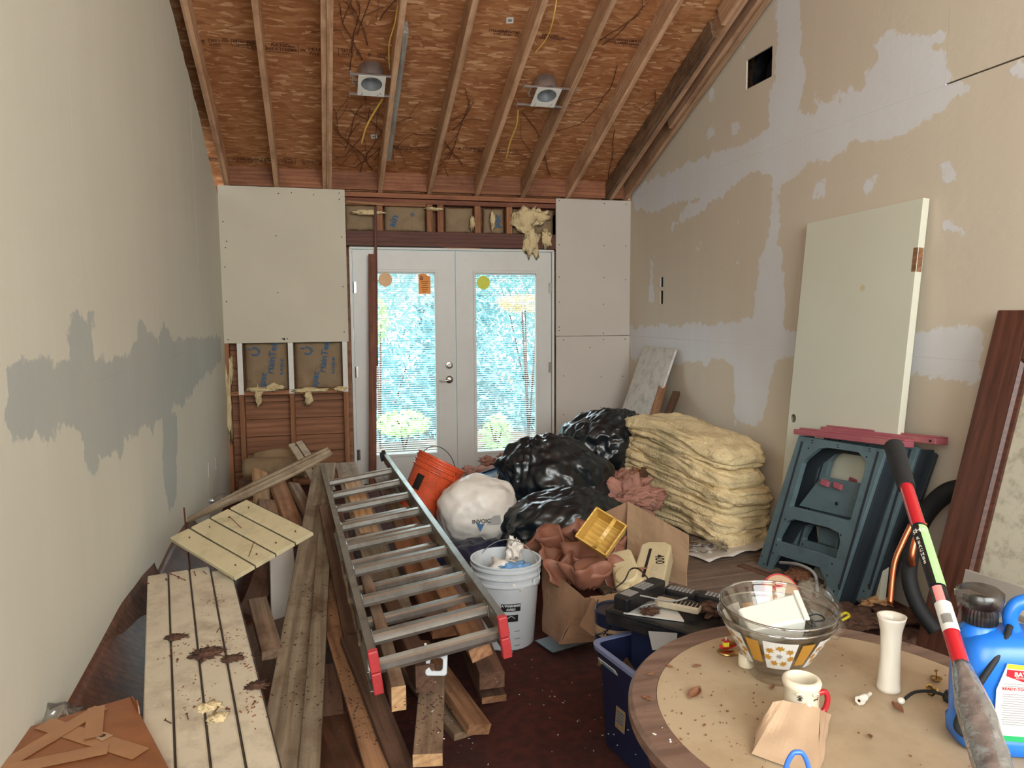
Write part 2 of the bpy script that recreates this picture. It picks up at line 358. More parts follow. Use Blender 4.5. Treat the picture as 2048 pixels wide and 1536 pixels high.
M_['duct'] = mat('duct_tape', 'a6a8aa', .22, .8, bump=.9, bs=22, var=.12)
M_['green'] = mat('green_print', '9fd08a', .5); M_['yellow'] = mat('yellow_print', 'e8d936', .5); M_['pred'] = mat('red_print', 'c4202c', .45)
M_['pgreen'] = mat('emerald_print', '1fa060', .5); M_['pblk'] = mat('black_print', '14110f', .6); M_['ppink'] = mat('pink_print', 'e58b86', .5); M_['pgrey'] = mat('grey_print', '8c8a88', .6)
M_['smoke'] = glassmat('smoky_clear_plastic', (.62, .60, .58), .2, .25)
M_['leafd'] = mat('dry_leaf', '7b5036', .8, bump=.3, bs=60, var=.3)
M_['dirt'] = mat('crumbled_debris', '54392a', .95, var=.5, vs=40)
M_['vine'] = mat('dried_vine', '5a3220', .9)
M_['cable'] = mat('yellow_cable', 'd0a850', .5); M_['white'] = mat('plain_white', 'dedbd4', .6)
M_['carpet'] = mat('dark_red_carpet', '4e1d13', .95, bump=.8, bs=260, var=.4, vs=25, dirt='24100d', ds=2.5, da=.7)
M_['oldfloor'] = wood('old_grey_floorboard', '8a7768', '6a5548', sc=.8, dirt='4a382e', da=.4)
M_['veneer'] = wood('dark_curved_veneer', '6d4531', '40261b', rough=.4, spec=.5, dirt='2a1812', da=.6)
M_['sign'] = mat('peach_sticker', 'e3b88a', .6); M_['osign'] = mat('orange_sticker', 'e8923c', .6); M_['ysign'] = mat('yellow_green_sticker', 'd2d44a', .6)
M_['siding'] = wood('weathered_siding', '9a7a5e', '5e4434', dirt='2e211a', da=.7)
M_['slat'] = leafmat('white_blind_slat', 'e6ecec', 'f0f4f4')

# ---------------- floor, walls, roof ----------------
mb = MB(); mb.box((LW+RW)/2, 1.85, -.06, RW-LW+.3, 9.1, .12)
floor = struct(obj('floor', mb, M_['carpet']))

def sdf(polys, pts):
    best = np.full(len(pts), -9.)
    for poly in polys:
        q = np.array(poly); n = len(q); dmin = np.full(len(pts), 9.); ins = np.zeros(len(pts), bool)
        for i in range(n):
            a, b = q[i], q[(i+1) % n]; e = b-a; w_ = pts-a
            t = np.clip((w_@e)/(e@e+1e-12), 0, 1); dmin = np.minimum(dmin, np.linalg.norm(w_-np.outer(t, e), axis=1))
            c = ((a[1] > pts[:, 1]) != (b[1] > pts[:, 1])) & (pts[:, 0] < (b[0]-a[0])*(pts[:, 1]-a[1])/(b[1]-a[1]+1e-12)+a[0]); ins ^= c
        best = np.maximum(best, np.where(ins, dmin, -dmin))
    return best
def sheet(x, y0, y1, z0, z1, top, polys, m, parent, out, holes=(), g=.0016, st=.045):
    """one drywall sheet standing on the plane x, facing the room; out = -1/+1 is the side its back is on"""
    y0 += g; y1 -= g; z0 += g; z1 -= g
    def lines(a, b, extra):
        L_ = set(np.round(np.linspace(a, b, max(2, int((b-a)/st)+1)), 4)) | set(round(e, 4) for e in extra if a < e < b); return sorted(L_)
    ys = lines(y0, y1, [h[0] for h in holes]+[h[1] for h in holes]); zs = lines(z0, z1, [h[2] for h in holes]+[h[3] for h in holes])
    idx = {}; vs = []; fs = []
    def vid(i, j):
        if (i, j) not in idx: idx[(i, j)] = len(vs); vs.append((x, ys[i], min(zs[j], top(ys[i]))))
        return idx[(i, j)]
    for i in range(len(ys)-1):
        for j in range(len(zs)-1):
            cy, cz = (ys[i]+ys[i+1])/2, (zs[j]+zs[j+1])/2
            if zs[j] >= max(top(ys[i]), top(ys[i+1]))-1e-4: continue
            if any(h[0] < cy < h[1] and h[2] < cz < h[3] for h in holes): continue
            q = (vid(i, j), vid(i+1, j), vid(i+1, j+1), vid(i, j+1)); fs.append(q if out > 0 else q[::-1])
    me = bpy.data.meshes.new('drywall_sheet'); me.from_pydata(vs, [], fs); me.materials.append(m)
    d = sdf(polys, np.array([(v[1], v[2]) for v in vs])) if polys else np.full(len(vs), -9.)
    at = me.attributes.new('mud', 'FLOAT', 'POINT'); at.data.foreach_set('value', np.clip(d, -1, 1).astype(np.float32))
    me.validate(); o = link('drywall_sheet', me, parent)
    md = o.modifiers.new('s', 'SOLIDIFY'); md.thickness = .012; md.offset = -1
    return o
def wallpoly(pts, x): return [(lambda q: (q.y, q.z))(P(u, v, x=x)) for u, v in pts]

# left wall: outer framing skin, then sheets with open or mudded joints
mb = MB(); mb.grid(lambda a, b: (LW-.12, -2.5+a*8.84, b*(zb(-2.5+a*8.84)+(.15 if a < .93 else .0))), 40, 1)
wall_left = struct(obj('wall_left', mb, M_['siding'], solid=.03, fix=False))
mb = MB()
for i, y in enumerate(np.arange(5.9, 3.5, -.406)): mb.box(LW-.06, y, zb(y)/2-.08, .085, .038, zb(y)-.12)
struct(obj('gable_framing', mb, M_['siding'], wall_left))
lp = [wallpoly(q, LW) for q in (
 [(0,714),(57,716),(94,734),(128,714),(135,620),(151,615),(182,615),(185,646),(172,672),(180,719),(229,714),(266,682),(273,641),(292,672),(313,677),(320,651),(339,672),(396,672),(438,672),(440,722),(400,760),(380,790),(330,835),(290,850),(250,880),(200,925),(170,890),(120,860),(60,880),(0,870)],
 [(318,830),(352,820),(348,1000),(332,1040),(322,960)], [(150,620),(172,620),(190,940),(160,940)], [(233,880),(242,880),(240,915),(232,912)], [(295,815),(301,815),(300,870),(296,870)],
 [(208,547),(216,547),(214,575),(209,575)], [(304,580),(310,580),(308,605),(305,603)])]
def ltop(y):
    if y < 4.2: return zb(y)+.14
    return zb(y)-.02-.035*abs(n3(y*7))-(.05*max(0, min(1, (y-5.45)*3)))
sheet(LW, 5.046, DB+.012, 0, 4.0, ltop, lp, M_['wl'], wall_left, -1, holes=((5.082, 5.104, .375, .47), (5.43, 5.452, .352, .435)))
sheet(LW, 2.632, 5.044, 0, 1.222, ltop, lp, M_['wl'], wall_left, -1, g=.0002)
sheet(LW, 2.632, 5.044, 1.222, 5, ltop, lp, M_['wl'], wall_left, -1, g=.0002)
sheet(LW, .2, 2.632, 0, 5.2, ltop, lp, M_['wl'], wall_left, -1, g=.0002)
sheet(LW, -2.5, .2, 0, 6.4, ltop, lp, M_['wl'], wall_left, -1, st=.2)

# right wall
mb = MB(); mb.grid(lambda a, b: (RW+.16, -2.5+a*8.84, b*(zb(-2.5+a*8.84)+.15)), 40, 1)
wall_right = struct(obj('wall_right', mb, M_['siding'], solid=-.03, fix=False))
A = [(1260,380),(1312,354),(1364,333),(1442,299),(1494,286),(1544,250),(1541,208),(1552,156),(1554,-20),(1604,-20),(1606,104),(1617,156),(1601,224),(1625,224),(1692,185),(1729,172),(1718,151),(1760,115),(1752,89),(1791,68),(1838,68),(1895,49),(1895,73),(1872,104),(1898,115),(1898,167),(1948,161),(1937,182),(1906,193),(1901,214),(1859,234),(1822,266),(1750,286),(1708,292),(1682,323),(1619,333),(1588,359),(1567,370),(1562,490),(1572,526),(1572,651),(1600,656),(1590,724),(1552,729),(1530,850),(1473,850),(1473,729),(1427,719),(1395,729),(1262,719),(1262,654),(1364,648),(1510,640),(1520,526),(1536,490),(1544,349),(1484,359),(1453,385),(1411,422),(1354,453),(1364,422),(1406,396),(1354,411),(1317,427),(1270,417)]
rp = [wallpoly(q, RW) for q in (A, [(1780,661),(1916,661),(1979,669),(1968,760),(1927,766),(1875,750),(1780,750)],
 [(1627,362),(1652,358),(1653,392),(1630,398)], [(1726,362),(1763,355),(1761,384),(1728,388)], [(1888,330),(1900,336),(1924,340),(1918,360),(1890,368)], [(1890,445),(1915,436),(1932,470),(1892,464)], [(1890,572),(1900,555),(1906,575),(1890,590)],
 [(1416,260),(1429,252),(1428,272),(1417,280)], [(1468,245),(1484,242),(1482,262),(1470,266)], [(1421,182),(1429,180),(1429,198),(1422,198)], [(1625,80),(1637,74),(1635,102),(1626,106)], [(1625,180),(1637,176),(1635,200),(1626,202)],
 [(1487,90),(1499,86),(1496,102),(1488,104)], [(2020,124),(2060,112),(2060,146),(2030,146)], [(1468,517),(1484,513),(1483,528),(1470,532)], [(1302,520),(1311,508),(1310,600),(1300,606)], [(1395,490),(1404,487),(1402,502),(1396,503)],
 [(1345,450),(1352,447),(1350,480),(1345,482)], [(1880,818),(1890,812),(1900,822),(1882,832)], [(1478,432),(1484,430),(1483,441),(1478,442)])]
def rtop(y): return zb(y)+.15
dl, dh = P(1494, 183, x=RW), P(1548, 105, x=RW)
H_ = ((4.115, 4.40, 2.875, 3.06), (5.55, 5.605, 1.64, 1.72), (5.55, 5.605, 1.50, 1.61))
sheet(RW, 4.075, DB+.012, 2.44, 3.4, rtop, rp, M_['wr'], wall_right, 1, holes=H_, g=.0002)
sheet(RW, 3.0, 4.075, 2.44, 4, rtop, rp, M_['wr'], wall_right, 1, g=.0002)
sheet(RW, 2.79, 3.0, 2.44, 4, rtop, rp, M_['wr'], wall_right, 1, g=.0002)
sheet(RW, 1.6, 2.79, 2.445, 5, rtop, rp, M_['wr'], wall_right, 1, g=.002)
sheet(RW, 3.81, DB+.012, 1.222, 2.44, rtop, rp, M_['wr'], wall_right, 1, holes=H_, g=.0002)
sheet(RW, 1.6, 3.81, 1.222, 2.44, rtop, rp, M_['wr'], wall_right, 1, g=.0002)
sheet(RW, 4.6, DB+.012, 0, 1.222, rtop, rp, M_['wr'], wall_right, 1, g=.0004)
sheet(RW, 1.6, 4.6, 0, 1.222, rtop, rp, M_['wr'], wall_right, 1, g=.0002)
sheet(RW, -2.5, 1.6, 0, 6.4, rtop, rp, M_['wr'], wall_right, 1, st=.2)
# round black duct behind the square hole, two outlet boxes
t = thing('round_duct', 'black round duct inside the square hole high on the right wall', 'duct', T(RW+.09, 4.25, 2.95))
mb = MB(); mb.lathe([(.125, -.07), (.125, .05), (.115, .05), (.115, -.07)], 32, Matrix.Rotation(PI/2, 4, 'Y')); obj('collar', mb, M_['blk'], t, smooth=True)
mb = MB(); mb.lathe([(.118, 0), (.112, -.01), (.001, -.01)], 32, Matrix.Translation((.03, 0, 0)) @ Matrix.Rotation(PI/2, 4, 'Y')); obj('damper', mb, M_['black'], t, smooth=True)
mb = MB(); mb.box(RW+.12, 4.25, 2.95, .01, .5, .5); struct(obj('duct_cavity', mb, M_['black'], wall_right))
for k, zc in enumerate((1.68, 1.555)):
    t = thing('outlet_box', 'blue switch box set in the upper cut of the right wall' if k == 0 else 'switch box with loose yellow wires in the lower cut of the right wall', 'electric box', T(RW+.002, 5.578, zc))
    mb = MB(); mb.box(.03, 0, 0, .05, .05, .10); mb.f.pop(0); mb.mi.pop(0); obj('box_shell', mb, M_['ink' if k == 0 else 'black'], t)
    if k:
        for q in range(3):
            mb = MB(); mb.tube([(.04, -.015+q*.012, -.04), (.01, -.01+q*.01, -.01), (.012, .0+q*.006, .02), (.04, .01, .035)], .0022, 6); obj('wire', mb, M_['cable'], t, smooth=True)

# rear wall with a tall window opening (behind the viewpoint)
mb = MB(); x0, x1 = LW-.12, RW+.18
for c in ((x0+.26, 3, .52, 6.2), (x1-.26, 3, .52, 6.2)): mb.box(c[0], -2.5, c[1], c[2], .1, c[3])
mb.box((x0+x1)/2, -2.5, .55, x1-x0, .1, 1.1); mb.box((x0+x1)/2, -2.5, 4.85, x1-x0, .1, 2.6)
struct(obj('wall_rear', mb, M_['dry']))

# back wall: framing and pieces
BY = DB+.012
mb = MB()
mb.box((LW+.24)/2-.03, BY+.135, 1.15, 1.1, .02, 2.3); mb.box(2.44, BY+.135, 1.15, .86, .02, 2.3); mb.box(1.0, BY+.135, 2.22, 3.7, .02, .46)
wall_back = struct(obj('wall_back', mb, M_['sheath']))
for i in range(16):
    mb = MB(); mb.box(0, 0, 0, .95, .018, .139); z = .07+i*.143
    if z > 1.3: break
    tag(obj('sheathing_plank', mb, M_['sheath'], wall_back, T(-.26, BY+.108, z), bevel=.003))
def stk(name, x, z0, z1, m, w=.038, dpt=.089, y=None, rz=0):   # vertical stick, grain up
    mb = MB(); mb.box(0, 0, 0, z1-z0, w, dpt)
    return obj(name, mb, M_[m], wall_back, Matrix.Translation((x, y or BY+.048, (z0+z1)/2)) @ Matrix.Rotation(rz, 4, 'Z') @ Matrix.Rotation(PI/2, 4, 'Y') @ Matrix.Rotation(PI/2, 4, 'X'), bevel=.002)
for x, m in ((-.715, 'stud'), (-.615, 'stud'), (-.225, 'stud'), (.205, 'stud'), (2.62, 'stud'), (2.1, 'stud')): stk('stud', x, 0, 2.37, m)
for x in (-.615, -.225, .205):
    mb = MB(); mb.box(0, 0, 0, .42, .04, .003); obj('paint_strip', mb, M_['white'], wall_back, Matrix.Translation((x, BY+.001, 1.0)) @ Matrix.Rotation(PI/2, 4, 'Y') @ Matrix.Rotation(PI/2, 4, 'X'))
def hbar(name, x0, x1, z, h, y, dpt, m, rot=0):
    mb = MB(); mb.box(0, 0, 0, x1-x0, dpt, h); return obj(name, mb, M_[m], wall_back, T((x0+x1)/2, y, z, ry=rot), bevel=.003)
hbar('top_plate', LW, RW, 2.405, .038, BY+.05, .09, 'block'); hbar('top_plate', LW, RW, 2.36, .038, BY+.052, .09, 'redwood')
hbar('header_beam', .24, 2.04, 2.052, .125, BY+.04, .09, 'header'); hbar('shim', 1.05, 1.36, 1.983, .006, BY+.0, .03, 'lumfresh'); hbar('shim', .25, .55, 2.335, .02, BY-.005, .02, 'lumor', .05)
hbar('fire_block', -.7, .2, .80, .036, BY+.05, .085, 'stud'); hbar('fire_block', .24, .9, 2.335, .03, BY+.045, .08, 'stud')
for x in (.515, .93, 1.02, 1.34, 1.62): stk('cripple_stud', x, 2.115, 2.34, 'stud' if x != 1.02 else 'block', w=.05)
# drywall pieces on the back wall
def bpanel(x0, x1, z0, z1, m, thick=.0127, warp=0):
    mb = MB(); pts = []
    n = 10
    for i in range(n+1): pts.append((x0+(x1-x0)*i/n, z1+.0015*n3(i*1.7, x0)))
    for i in range(n+1): pts.append((x1, z1+(z0-z1)*i/n)) if 0 < i < n else None
    for i in range(n+1): pts.append((x1-(x1-x0)*i/n, z0+.002*n3(i*2.1, x1)))
    mb.prism([(p[0]-x0, p[1]-z0) for p in pts], thick); o = obj('drywall_panel', mb, M_[m], wall_back, Matrix.Translation((x0, DB+.0127, z0)) @ Matrix.Rotation(PI/2, 4, 'X'))
    return o
d1 = bpanel(LW+.012, .238, 1.206, 2.435, 'dry'); d2 = bpanel(2.036, RW-.006, 1.226, 2.425, 'dry2'); d3 = bpanel(2.038, RW-.006, .02, 1.222, 'dry2')
mb = MB(); mb.lathe([(0.0001, .002), (.0045, .002), (.005, 0)], 8, capa=True); me = mb.mesh('screw_head', M_['pblk'])
for dp, w_, h_, pts in ((d1, .96, 1.22, ((.03,.03),(.03,.33),(.03,.6),(.03,.95),(.42,.40),(.42,.85),(.45,1.18),(.72,1.18),(.92,1.15),(.92,1.2),(.93,.85),(.93,.45),(.93,.08),(.55,1.19),(.44,.03),(.48,.03),(.05,.8),(.04,.75))),
                       (d2, .7, 1.2, ((.03,1.18),(.45,1.17),(.66,1.17),(.03,.8),(.45,.8),(.66,.8),(.03,.52),(.45,.52),(.66,.5),(.03,.3),(.45,.28),(.03,.05),(.45,.02),(.03,.08))),
                       (d3, .7, 1.2, ((.07,1.17),(.45,1.17),(.66,1.17),(.07,.85),(.43,.83),(.64,.83),(.07,.5),(.32,1.1),(.43,.55)))):
    for a, b in pts: link('screw_head', me, dp, Matrix.Translation((a, b, .0127)))
mb = MB(); mb.lathe([(.0001, .0006), (.009, .0006)], 8); link('nail_hole', mb.mesh('nail_hole', M_['black']), d1, Matrix.Translation((.455, .028, .0127)))
# insulation batts with printed kraft facing
def crumple(w_, h_, amp, fr, seed, nx=14, nz=14, edge=.02):
    m = MB()
    def f(a, b):
        e = min(a, 1-a, b*2, (1-b)*2); pr = min(1, e*7)
        return ((a-.5)*w_+amp*.3*n3(a*fr, b*fr, seed), -amp*pr-amp*.6*n3(a*fr, b*fr, seed+9), (b-.5)*h_+edge*.5*n3(a*fr*2, seed, b*fr))
    return m.grid(f, nx, nz)
def batt(x0, x1, z0, z1, words, seed):
    m = crumple(x1-x0, z1-z0, .018, 3, seed); o = obj('insulation_batt', m, M_['kraft'], wall_back, T((x0+x1)/2, BY+.06, (z0+z1)/2), smooth=True, solid=.01, fix=False)
    for (s, size, dx, dz, rot) in words:
        text(s, size, M_['ink'], o, Matrix.Translation((dx, -.033, dz)) @ Matrix.Rotation(PI/2, 4, 'X') @ Matrix.Rotation(rot, 4, 'Z'), name='printed_word', bold=.0012)
    return o
r9 = math.radians(-98)
for x0, x1, s in ((-.585, -.25, 1.0), (-.195, .18, 4.0)):
    batt(x0, x1, .81, 1.21, (('rtainTeed', .075, .02+.03, .09, math.radians(80)), ('spac', .075, -.03, -.11, math.radians(80)), ('C-', .10, -.09, .13, math.radians(170)), ('R-19 KC 07', .028, .12, .0, math.radians(86))), s)
for x0, x1, s, wd in ((.24, .50, 2., ()), (.56, .90, 3., (('ain', .09, -.1, -.02, 1.2), ('o', .06, .06, .04, 0))), (1.07, 1.31, 5., ()), (1.40, 1.58, 6., (('pac', .08, .03, 0, 1.5),)), (1.66, 2.03, 7., ())):
    batt(x0, x1, 2.115, 2.33, wd, s)
def fluff(name, c, sx, sy, sz, seed, m='fluff', parent=None, sub=4, amp=.45, fr=2.2, flat=None):
    vs, fs = ico(sub); mb = MB(); out = []
    for p in vs:
        d = 1+amp*fbm(p*fr+V((seed, seed*1.7, 0)), 4)
        q = V((p.x*sx*d, p.y*sy*d, p.z*sz*d))
        if flat is not None and q.z < flat: q.z = flat+(q.z-flat)*.15
        out.append(q)
    mb.add(out, fs); return obj(name, mb, M_[m], parent, Matrix.Translation(c), smooth=True, fix=False)
for i, (u, v, sx, sz) in enumerate(((1052, 440, .11, .10), (1080, 432, .09, .05), (1063, 480, .06, .12), (1092, 478, .04, .07), (735, 425, .11, .02), (520, 780, .10, .022), (548, 775, .07, .03), (516, 792, .025, .07), (618, 780, .12, .02), (617, 795, .03, .06), (680, 778, .05, .02), (868, 418, .07, .012), (945, 445, .02, .06), (985, 440, .02, .07), (458, 810, .02, .25), (462, 740, .015, .1))):
    fluff('insulation_tuft', P(u, v, y=BY-.01), sx, .03, sz, i*3.1, parent=wall_back, sub=3, amp=.8)

# french doors
F0, F1 = .262, 2.02
tr = struct(thing('trim_1', None, None))
for nm, (cx, cz, sx, sz) in (('jamb', (F0+.008, .98, .022, 1.98)), ('jamb', (F1-.008, .98, .022, 1.98)), ('head_jamb', ((F0+F1)/2, 1.972, F1-F0, .018)), ('sill', ((F0+F1)/2, -.01, F1-F0, .03))):
    mb = MB(); mb.box(0, 0, 0, sx, .11, sz); obj(nm, mb, M_['door'], tr, T(cx, BY+.045, cz), bevel=.002)
for di, (a, b, g0, g1, gz0, gz1) in enumerate(((F0+.022, 1.137, .438, .962, .238, 1.777), (1.143, F1-.022, 1.318, 1.856, .222, 1.775))):
    dr = struct(thing('door_%d' % (di+1), None, None, T(a, BY+.02, 0)))
    W_ = b-a; gx0, gx1 = g0-a, g1-a; Z1 = 1.958
    rot = Matrix.Rotation(PI/2, 4, 'X'); lo = .024
    m = plate([(0, .0), (W_, 0), (W_, Z1), (0, Z1)], [[(gx0, gz0), (gx1, gz0), (gx1, gz1), (gx0, gz1)]], .044, Matrix.Translation((0, .03, 0)) @ rot); obj('door_leaf', m, M_['door'], dr, bevel=.002)
    for sgn, nm in ((1, 'glazing_frame'),):
        m = plate([(gx0-lo, gz0-lo), (gx1+lo, gz0-lo), (gx1+lo, gz1+lo), (gx0-lo, gz1+lo)], [[(gx0, gz0), (gx1, gz0), (gx1, gz1), (gx0, gz1)]], .008, Matrix.Translation((0, -.014, 0)) @ rot); fr_ = obj(nm, m, M_['door'], dr, bevel=.003)
    mbs = MB()
    for k in range(9): mbs.box(gx0-lo*.5, -.0225, gz0+(gz1-gz0)*k/8, .004, .001, .004); mbs.box(gx1+lo*.5, -.0225, gz0+(gz1-gz0)*k/8, .004, .001, .004)
    obj('screw_caps', mbs, M_['pgrey'], fr_)
    for yy in (-.006, .026):
        mb = MB(); mb.box((gx0+gx1)/2, yy, (gz0+gz1)/2, gx1-gx0, .003, gz1-gz0); pn = obj('pane', mb, M_['pane'], dr)
    mb = MB(); z = gz0+.01; k = 0
    while z < gz1-.01:
        mb.box((gx0+gx1)/2, .010, z, gx1-gx0-.006, .013, .0012, T(0, 0, 0) @ Matrix.Translation((0, .010, z)) @ Matrix.Rotation(.42, 4, 'X') @ Matrix.Translation((0, -.010, -z))); z += .0185
    bl = obj('blind_slats', mb, M_['slat'], dr); bl['kind'] = 'stuff'
    mb = MB(); mb.box((gx0+gx1)/2, .010, gz1-.008, gx1-gx0-.004, .015, .016); obj('blind_head_rail', mb, M_['slat'], dr)
    mb = MB()
    for q in (.15, .85): mb.box(gx0+(gx1-gx0)*q, .002, (gz0+gz1)/2, .0016, .001, gz1-gz0)
    obj('blind_cord', mb, M_['slat'], dr)
    hx = 0.004 if di == 0 else W_-.004
    for hz in (.25, .95, 1.65):
        mb = MB(); mb.tube([(hx, -.02, hz-.045), (hx, -.02, hz+.045)], .006, 8); mb.box(hx+(.012 if di == 0 else -.012), -.0155, hz, .02, .002, .09); obj('hinge', mb, M_['nickel'], dr)
    if di == 0:
        cx = P(899, 730, y=DB).x-a
        hd = MB(); hd.lathe([(.032, 0), (.032, .008), (.028, .014), (.018, .016), (.017, .02), (.0001, .02)], 24, Matrix.Translation((cx, -.014, .99)) @ rot); hd.box(cx, -.037, .99, .006, .004, .02); obj('deadbolt', hd, M_['nickel'], dr, smooth=False, auto=40)
        hd = MB(); hd.lathe([(.032, 0), (.032, .008), (.026, .014), (.013, .016), (.012, .045), (.0001, .047)], 24, Matrix.Translation((cx, -.014, .865)) @ rot)
        hd.tube([(cx, -.052, .865), (cx-.03, -.056, .862), (cx-.065, -.052, .855), (cx-.088, -.048, .862)], [.009, .008, .007, .005], 10); obj('lever_handle', hd, M_['nickel'], dr, auto=40)
        st = MB(); st.lathe([(.0001, .001), (.058, .001), (.058, 0)], 32, Matrix.Translation((P(771, 559, y=DB).x-a, -.0085, P(771, 559, y=DB).z)) @ rot); so_ = obj('round_sticker', st, M_['sign'], dr)
        q = P(850, 567, y=DB); m = MB(); m.prism([(-.052, -.085), (.05, -.085), (.05, .06), (-.01, .085), (-.052, .075)], .001); os_ = obj('warning_sticker', m, M_['osign'], dr, Matrix.Translation((q.x-a, -.0085, q.z)) @ rot)
        text('ID', .035, M_['darkink'], os_, Matrix.Translation((-.025, .045, .0014)) @ Matrix.Rotation(PI/2, 4, 'Z'), bold=.001)
        mm = MB()
        for k in range(6): mm.box(.0, .015-k*.016, .0013, .06-.01*(k % 3), .004, .0004)
        obj('print_lines', mm, M_['darkink'], os_)
    else:
        q = P(968, 565, y=DB); st = MB(); st.lathe([(.0001, .001), (.058, .001), (.058, 0)], 32, Matrix.Translation((q.x-a, -.0085, q.z)) @ rot); obj('round_sticker', st, M_['ysign'], dr)
        q = P(964, 592, y=DB); text('2005', .022, M_['pgrey'], dr, Matrix.Translation((q.x-a, -.0085, q.z)) @ rot, bold=.0005)

# ---------------- roof: decking, rafters, blocking ----------------
ex, ey, ez = V((1, 0, 0)), V((0, -CR, SR)), V((0, SR, CR))
# local frame of the slope: X along the wall, Y up the slope (towards the viewpoint), Z = outward normal (negated to keep it right handed)
def roofM(x, s, off): 
    o = V((x, DB, 2.44))+ey*s+ez*off
    X, Y = V((1, 0, 0)), ey; Z = X.cross(Y)            # Z points down into the room
    return Matrix(((X.x, Y.x, Z.x, o.x), (X.y, Y.y, Z.y, o.y), (X.z, Y.z, Z.z, o.z), (0, 0, 0, 1)))
mb = MB(); mb.box(1.0, 4.3, -.05, 4.2, 10.4, .02)
ceiling = struct(obj('ceiling', mb, M_['siding'], None, roofM(0, -.05, .14)))
sh = 0
y = -.62; row = 0
while y < 9.4:
    xs = [LW-.1, .95 if row % 2 else 1.744, RW+.15]
    for a, b in zip(xs, xs[1:]):
        mb = MB(); mb.box(0, 0, 0, b-a-.003, 1.22-.003, .011)
        o = obj('osb_panel', mb, M_['osb'], None, roofM((a+b)/2, y+.61, .152)); o.parent = ceiling; o.matrix_parent_inverse = ceiling.matrix_basis.inverted()
    y += 1.22; row += 1
def roofpart(name, mb, m, M, **k):
    o = obj(name, mb, M_[m] if isinstance(m, str) else m, None, M, **k); o.parent = ceiling; o.matrix_parent_inverse = ceiling.matrix_basis.inverted(); return o
# rafters: local X along the grain (up the slope)
def raftM(x, s, off):
    o = V((x, DB, 2.44))+ey*s+ez*off; X = ey; Z = ez; Y = Z.cross(X)
    return Matrix(((X.x, Y.x, Z.x, o.x), (X.y, Y.y, Z.y, o.y), (X.z, Y.z, Z.z, o.z), (0, 0, 0, 1)))
RX = [-.66]+[-.288+.4064*i for i in range(8)]+[2.70]
for i, x in enumerate(RX):
    mb = MB(); L_ = 9.4
    for k in range(20):
        pass
    rs = []
    for k in range(25):
        s = -.45+L_*k/24; wv = .004*n3(s*.9, i*5); hh = .0025*n3(s*1.3, i*3, 4)
        rs.append([(s, wv-.019, hh), (s, wv+.019, hh), (s, wv+.019, .145), (s, wv-.019, .145)])
    mb.rings(rs); roofpart('rafter', mb, 'rafter', raftM(x, 0, 0), bevel=.003)
# doubled / scabbed pieces
for nm, x, s0, s1, m, off, dz in (('scab_board', -.288+.4064*2+.036, .42, 1.75, 'lumgrey', .0, .09), ('scab_board', -.288+.4064-.036, -.1, 9, 'rafter', .01, .13), ('scab_board', -.288+.4064*7-.036, -.1, 1.95, 'siding', .0, .13), ('scab_board', -.288+.4064*7-.036, 2.05, 6, 'rafter', .0, .13), ('scab_board', 2.66, 1.0, 2.4, 'rafter', .012, .12), ('scab_board', 2.66, 2.42, 6, 'rafter', .02, .12)):
    if m == 'lumgrey' and m not in M_: M_[m] = wood('grey_weathered_board', '9b938c', '6f675f', dirt='4a4038', da=.4)
    mb = MB(); mb.box(0, 0, dz/2, s1-s0, .034, dz); roofpart(nm, mb, m, raftM(x, (s0+s1)/2, off), bevel=.003)
for a, b in zip(RX, RX[1:]):
    mb = MB(); mb.box(0, 0, 0, b-a-.04, .038, .155); o = obj('blocking', mb, M_['block'], None, T((a+b)/2, BY+.03, 2.442+.0775+.002)); o.parent = ceiling; o.matrix_parent_inverse = ceiling.matrix_basis.inverted()
# stamped grade marks on the decking
def stamp(u, v, words, size, boxed=True, flip=False, rz=0):
    q = P(u, v, roof=.152+0.0); s = (q-V((0, DB, 2.44))).dot(ey)
    M = roofM(q.x, s, .152) @ Matrix.Translation((0, 0, .0063)) @ Matrix.Rotation(rz, 4, 'Z')
    o = text(words, size, M_['darkink'], None, M, name='grade_stamp', bold=.0006); o.parent = ceiling; o.matrix_parent_inverse = ceiling.matrix_basis.inverted()
    if boxed:
        n = words.count('\n')+1; w_ = size*.33*max(len(l) for l in words.split('\n')); h_ = size*.62*n; t_ = .003
        m = plate([(-w_, -h_), (w_, -h_), (w_, h_), (-w_, h_)], [[(-w_+t_, -h_+t_), (w_-t_, -h_+t_), (w_-t_, h_-t_), (-w_+t_, h_-t_)]], .0002); b = link('stamp_frame', m.mesh('stamp_frame', M_['darkink']), o)
rr = random.Random(3)
W1 = ['RATED\nSHEATHING', 'SIZED FOR\nSPACING', 'C', 'T', 'W', 'EXPOSURE 1', '24/16\n7/16', 'THIS SIDE\nDOWN', 'STRENGTH\nAXIS', '000\n2347']
for (u0, v0, u1, v1, n, sz) in ((395, 84, 440, 88, 2, .024), (440, 80, 540, 98, 5, .026), (550, 95, 640, 106, 4, .034), (680, 106, 775, 114, 4, .026), (395, 318, 650, 330, 9, .026), (780, 296, 860, 300, 4, .024), (890, 297, 1045, 306, 8, .024), (985, 66, 1045, 70, 3, .028), (1080, 72, 1125, 80, 3, .026), (1195, 80, 1320, 92, 7, .026), (480, 318, 640, 326, 4, .03), (1090, 302, 1110, 303, 1, .03)):
    for k in range(n):
        a = (k+.5)/n; stamp(u0+(u1-u0)*a, v0+(v1-v0)*a, W1[rr.randrange(len(W1))], sz*(.8+.4*rr.random()), rr.random() < .6)
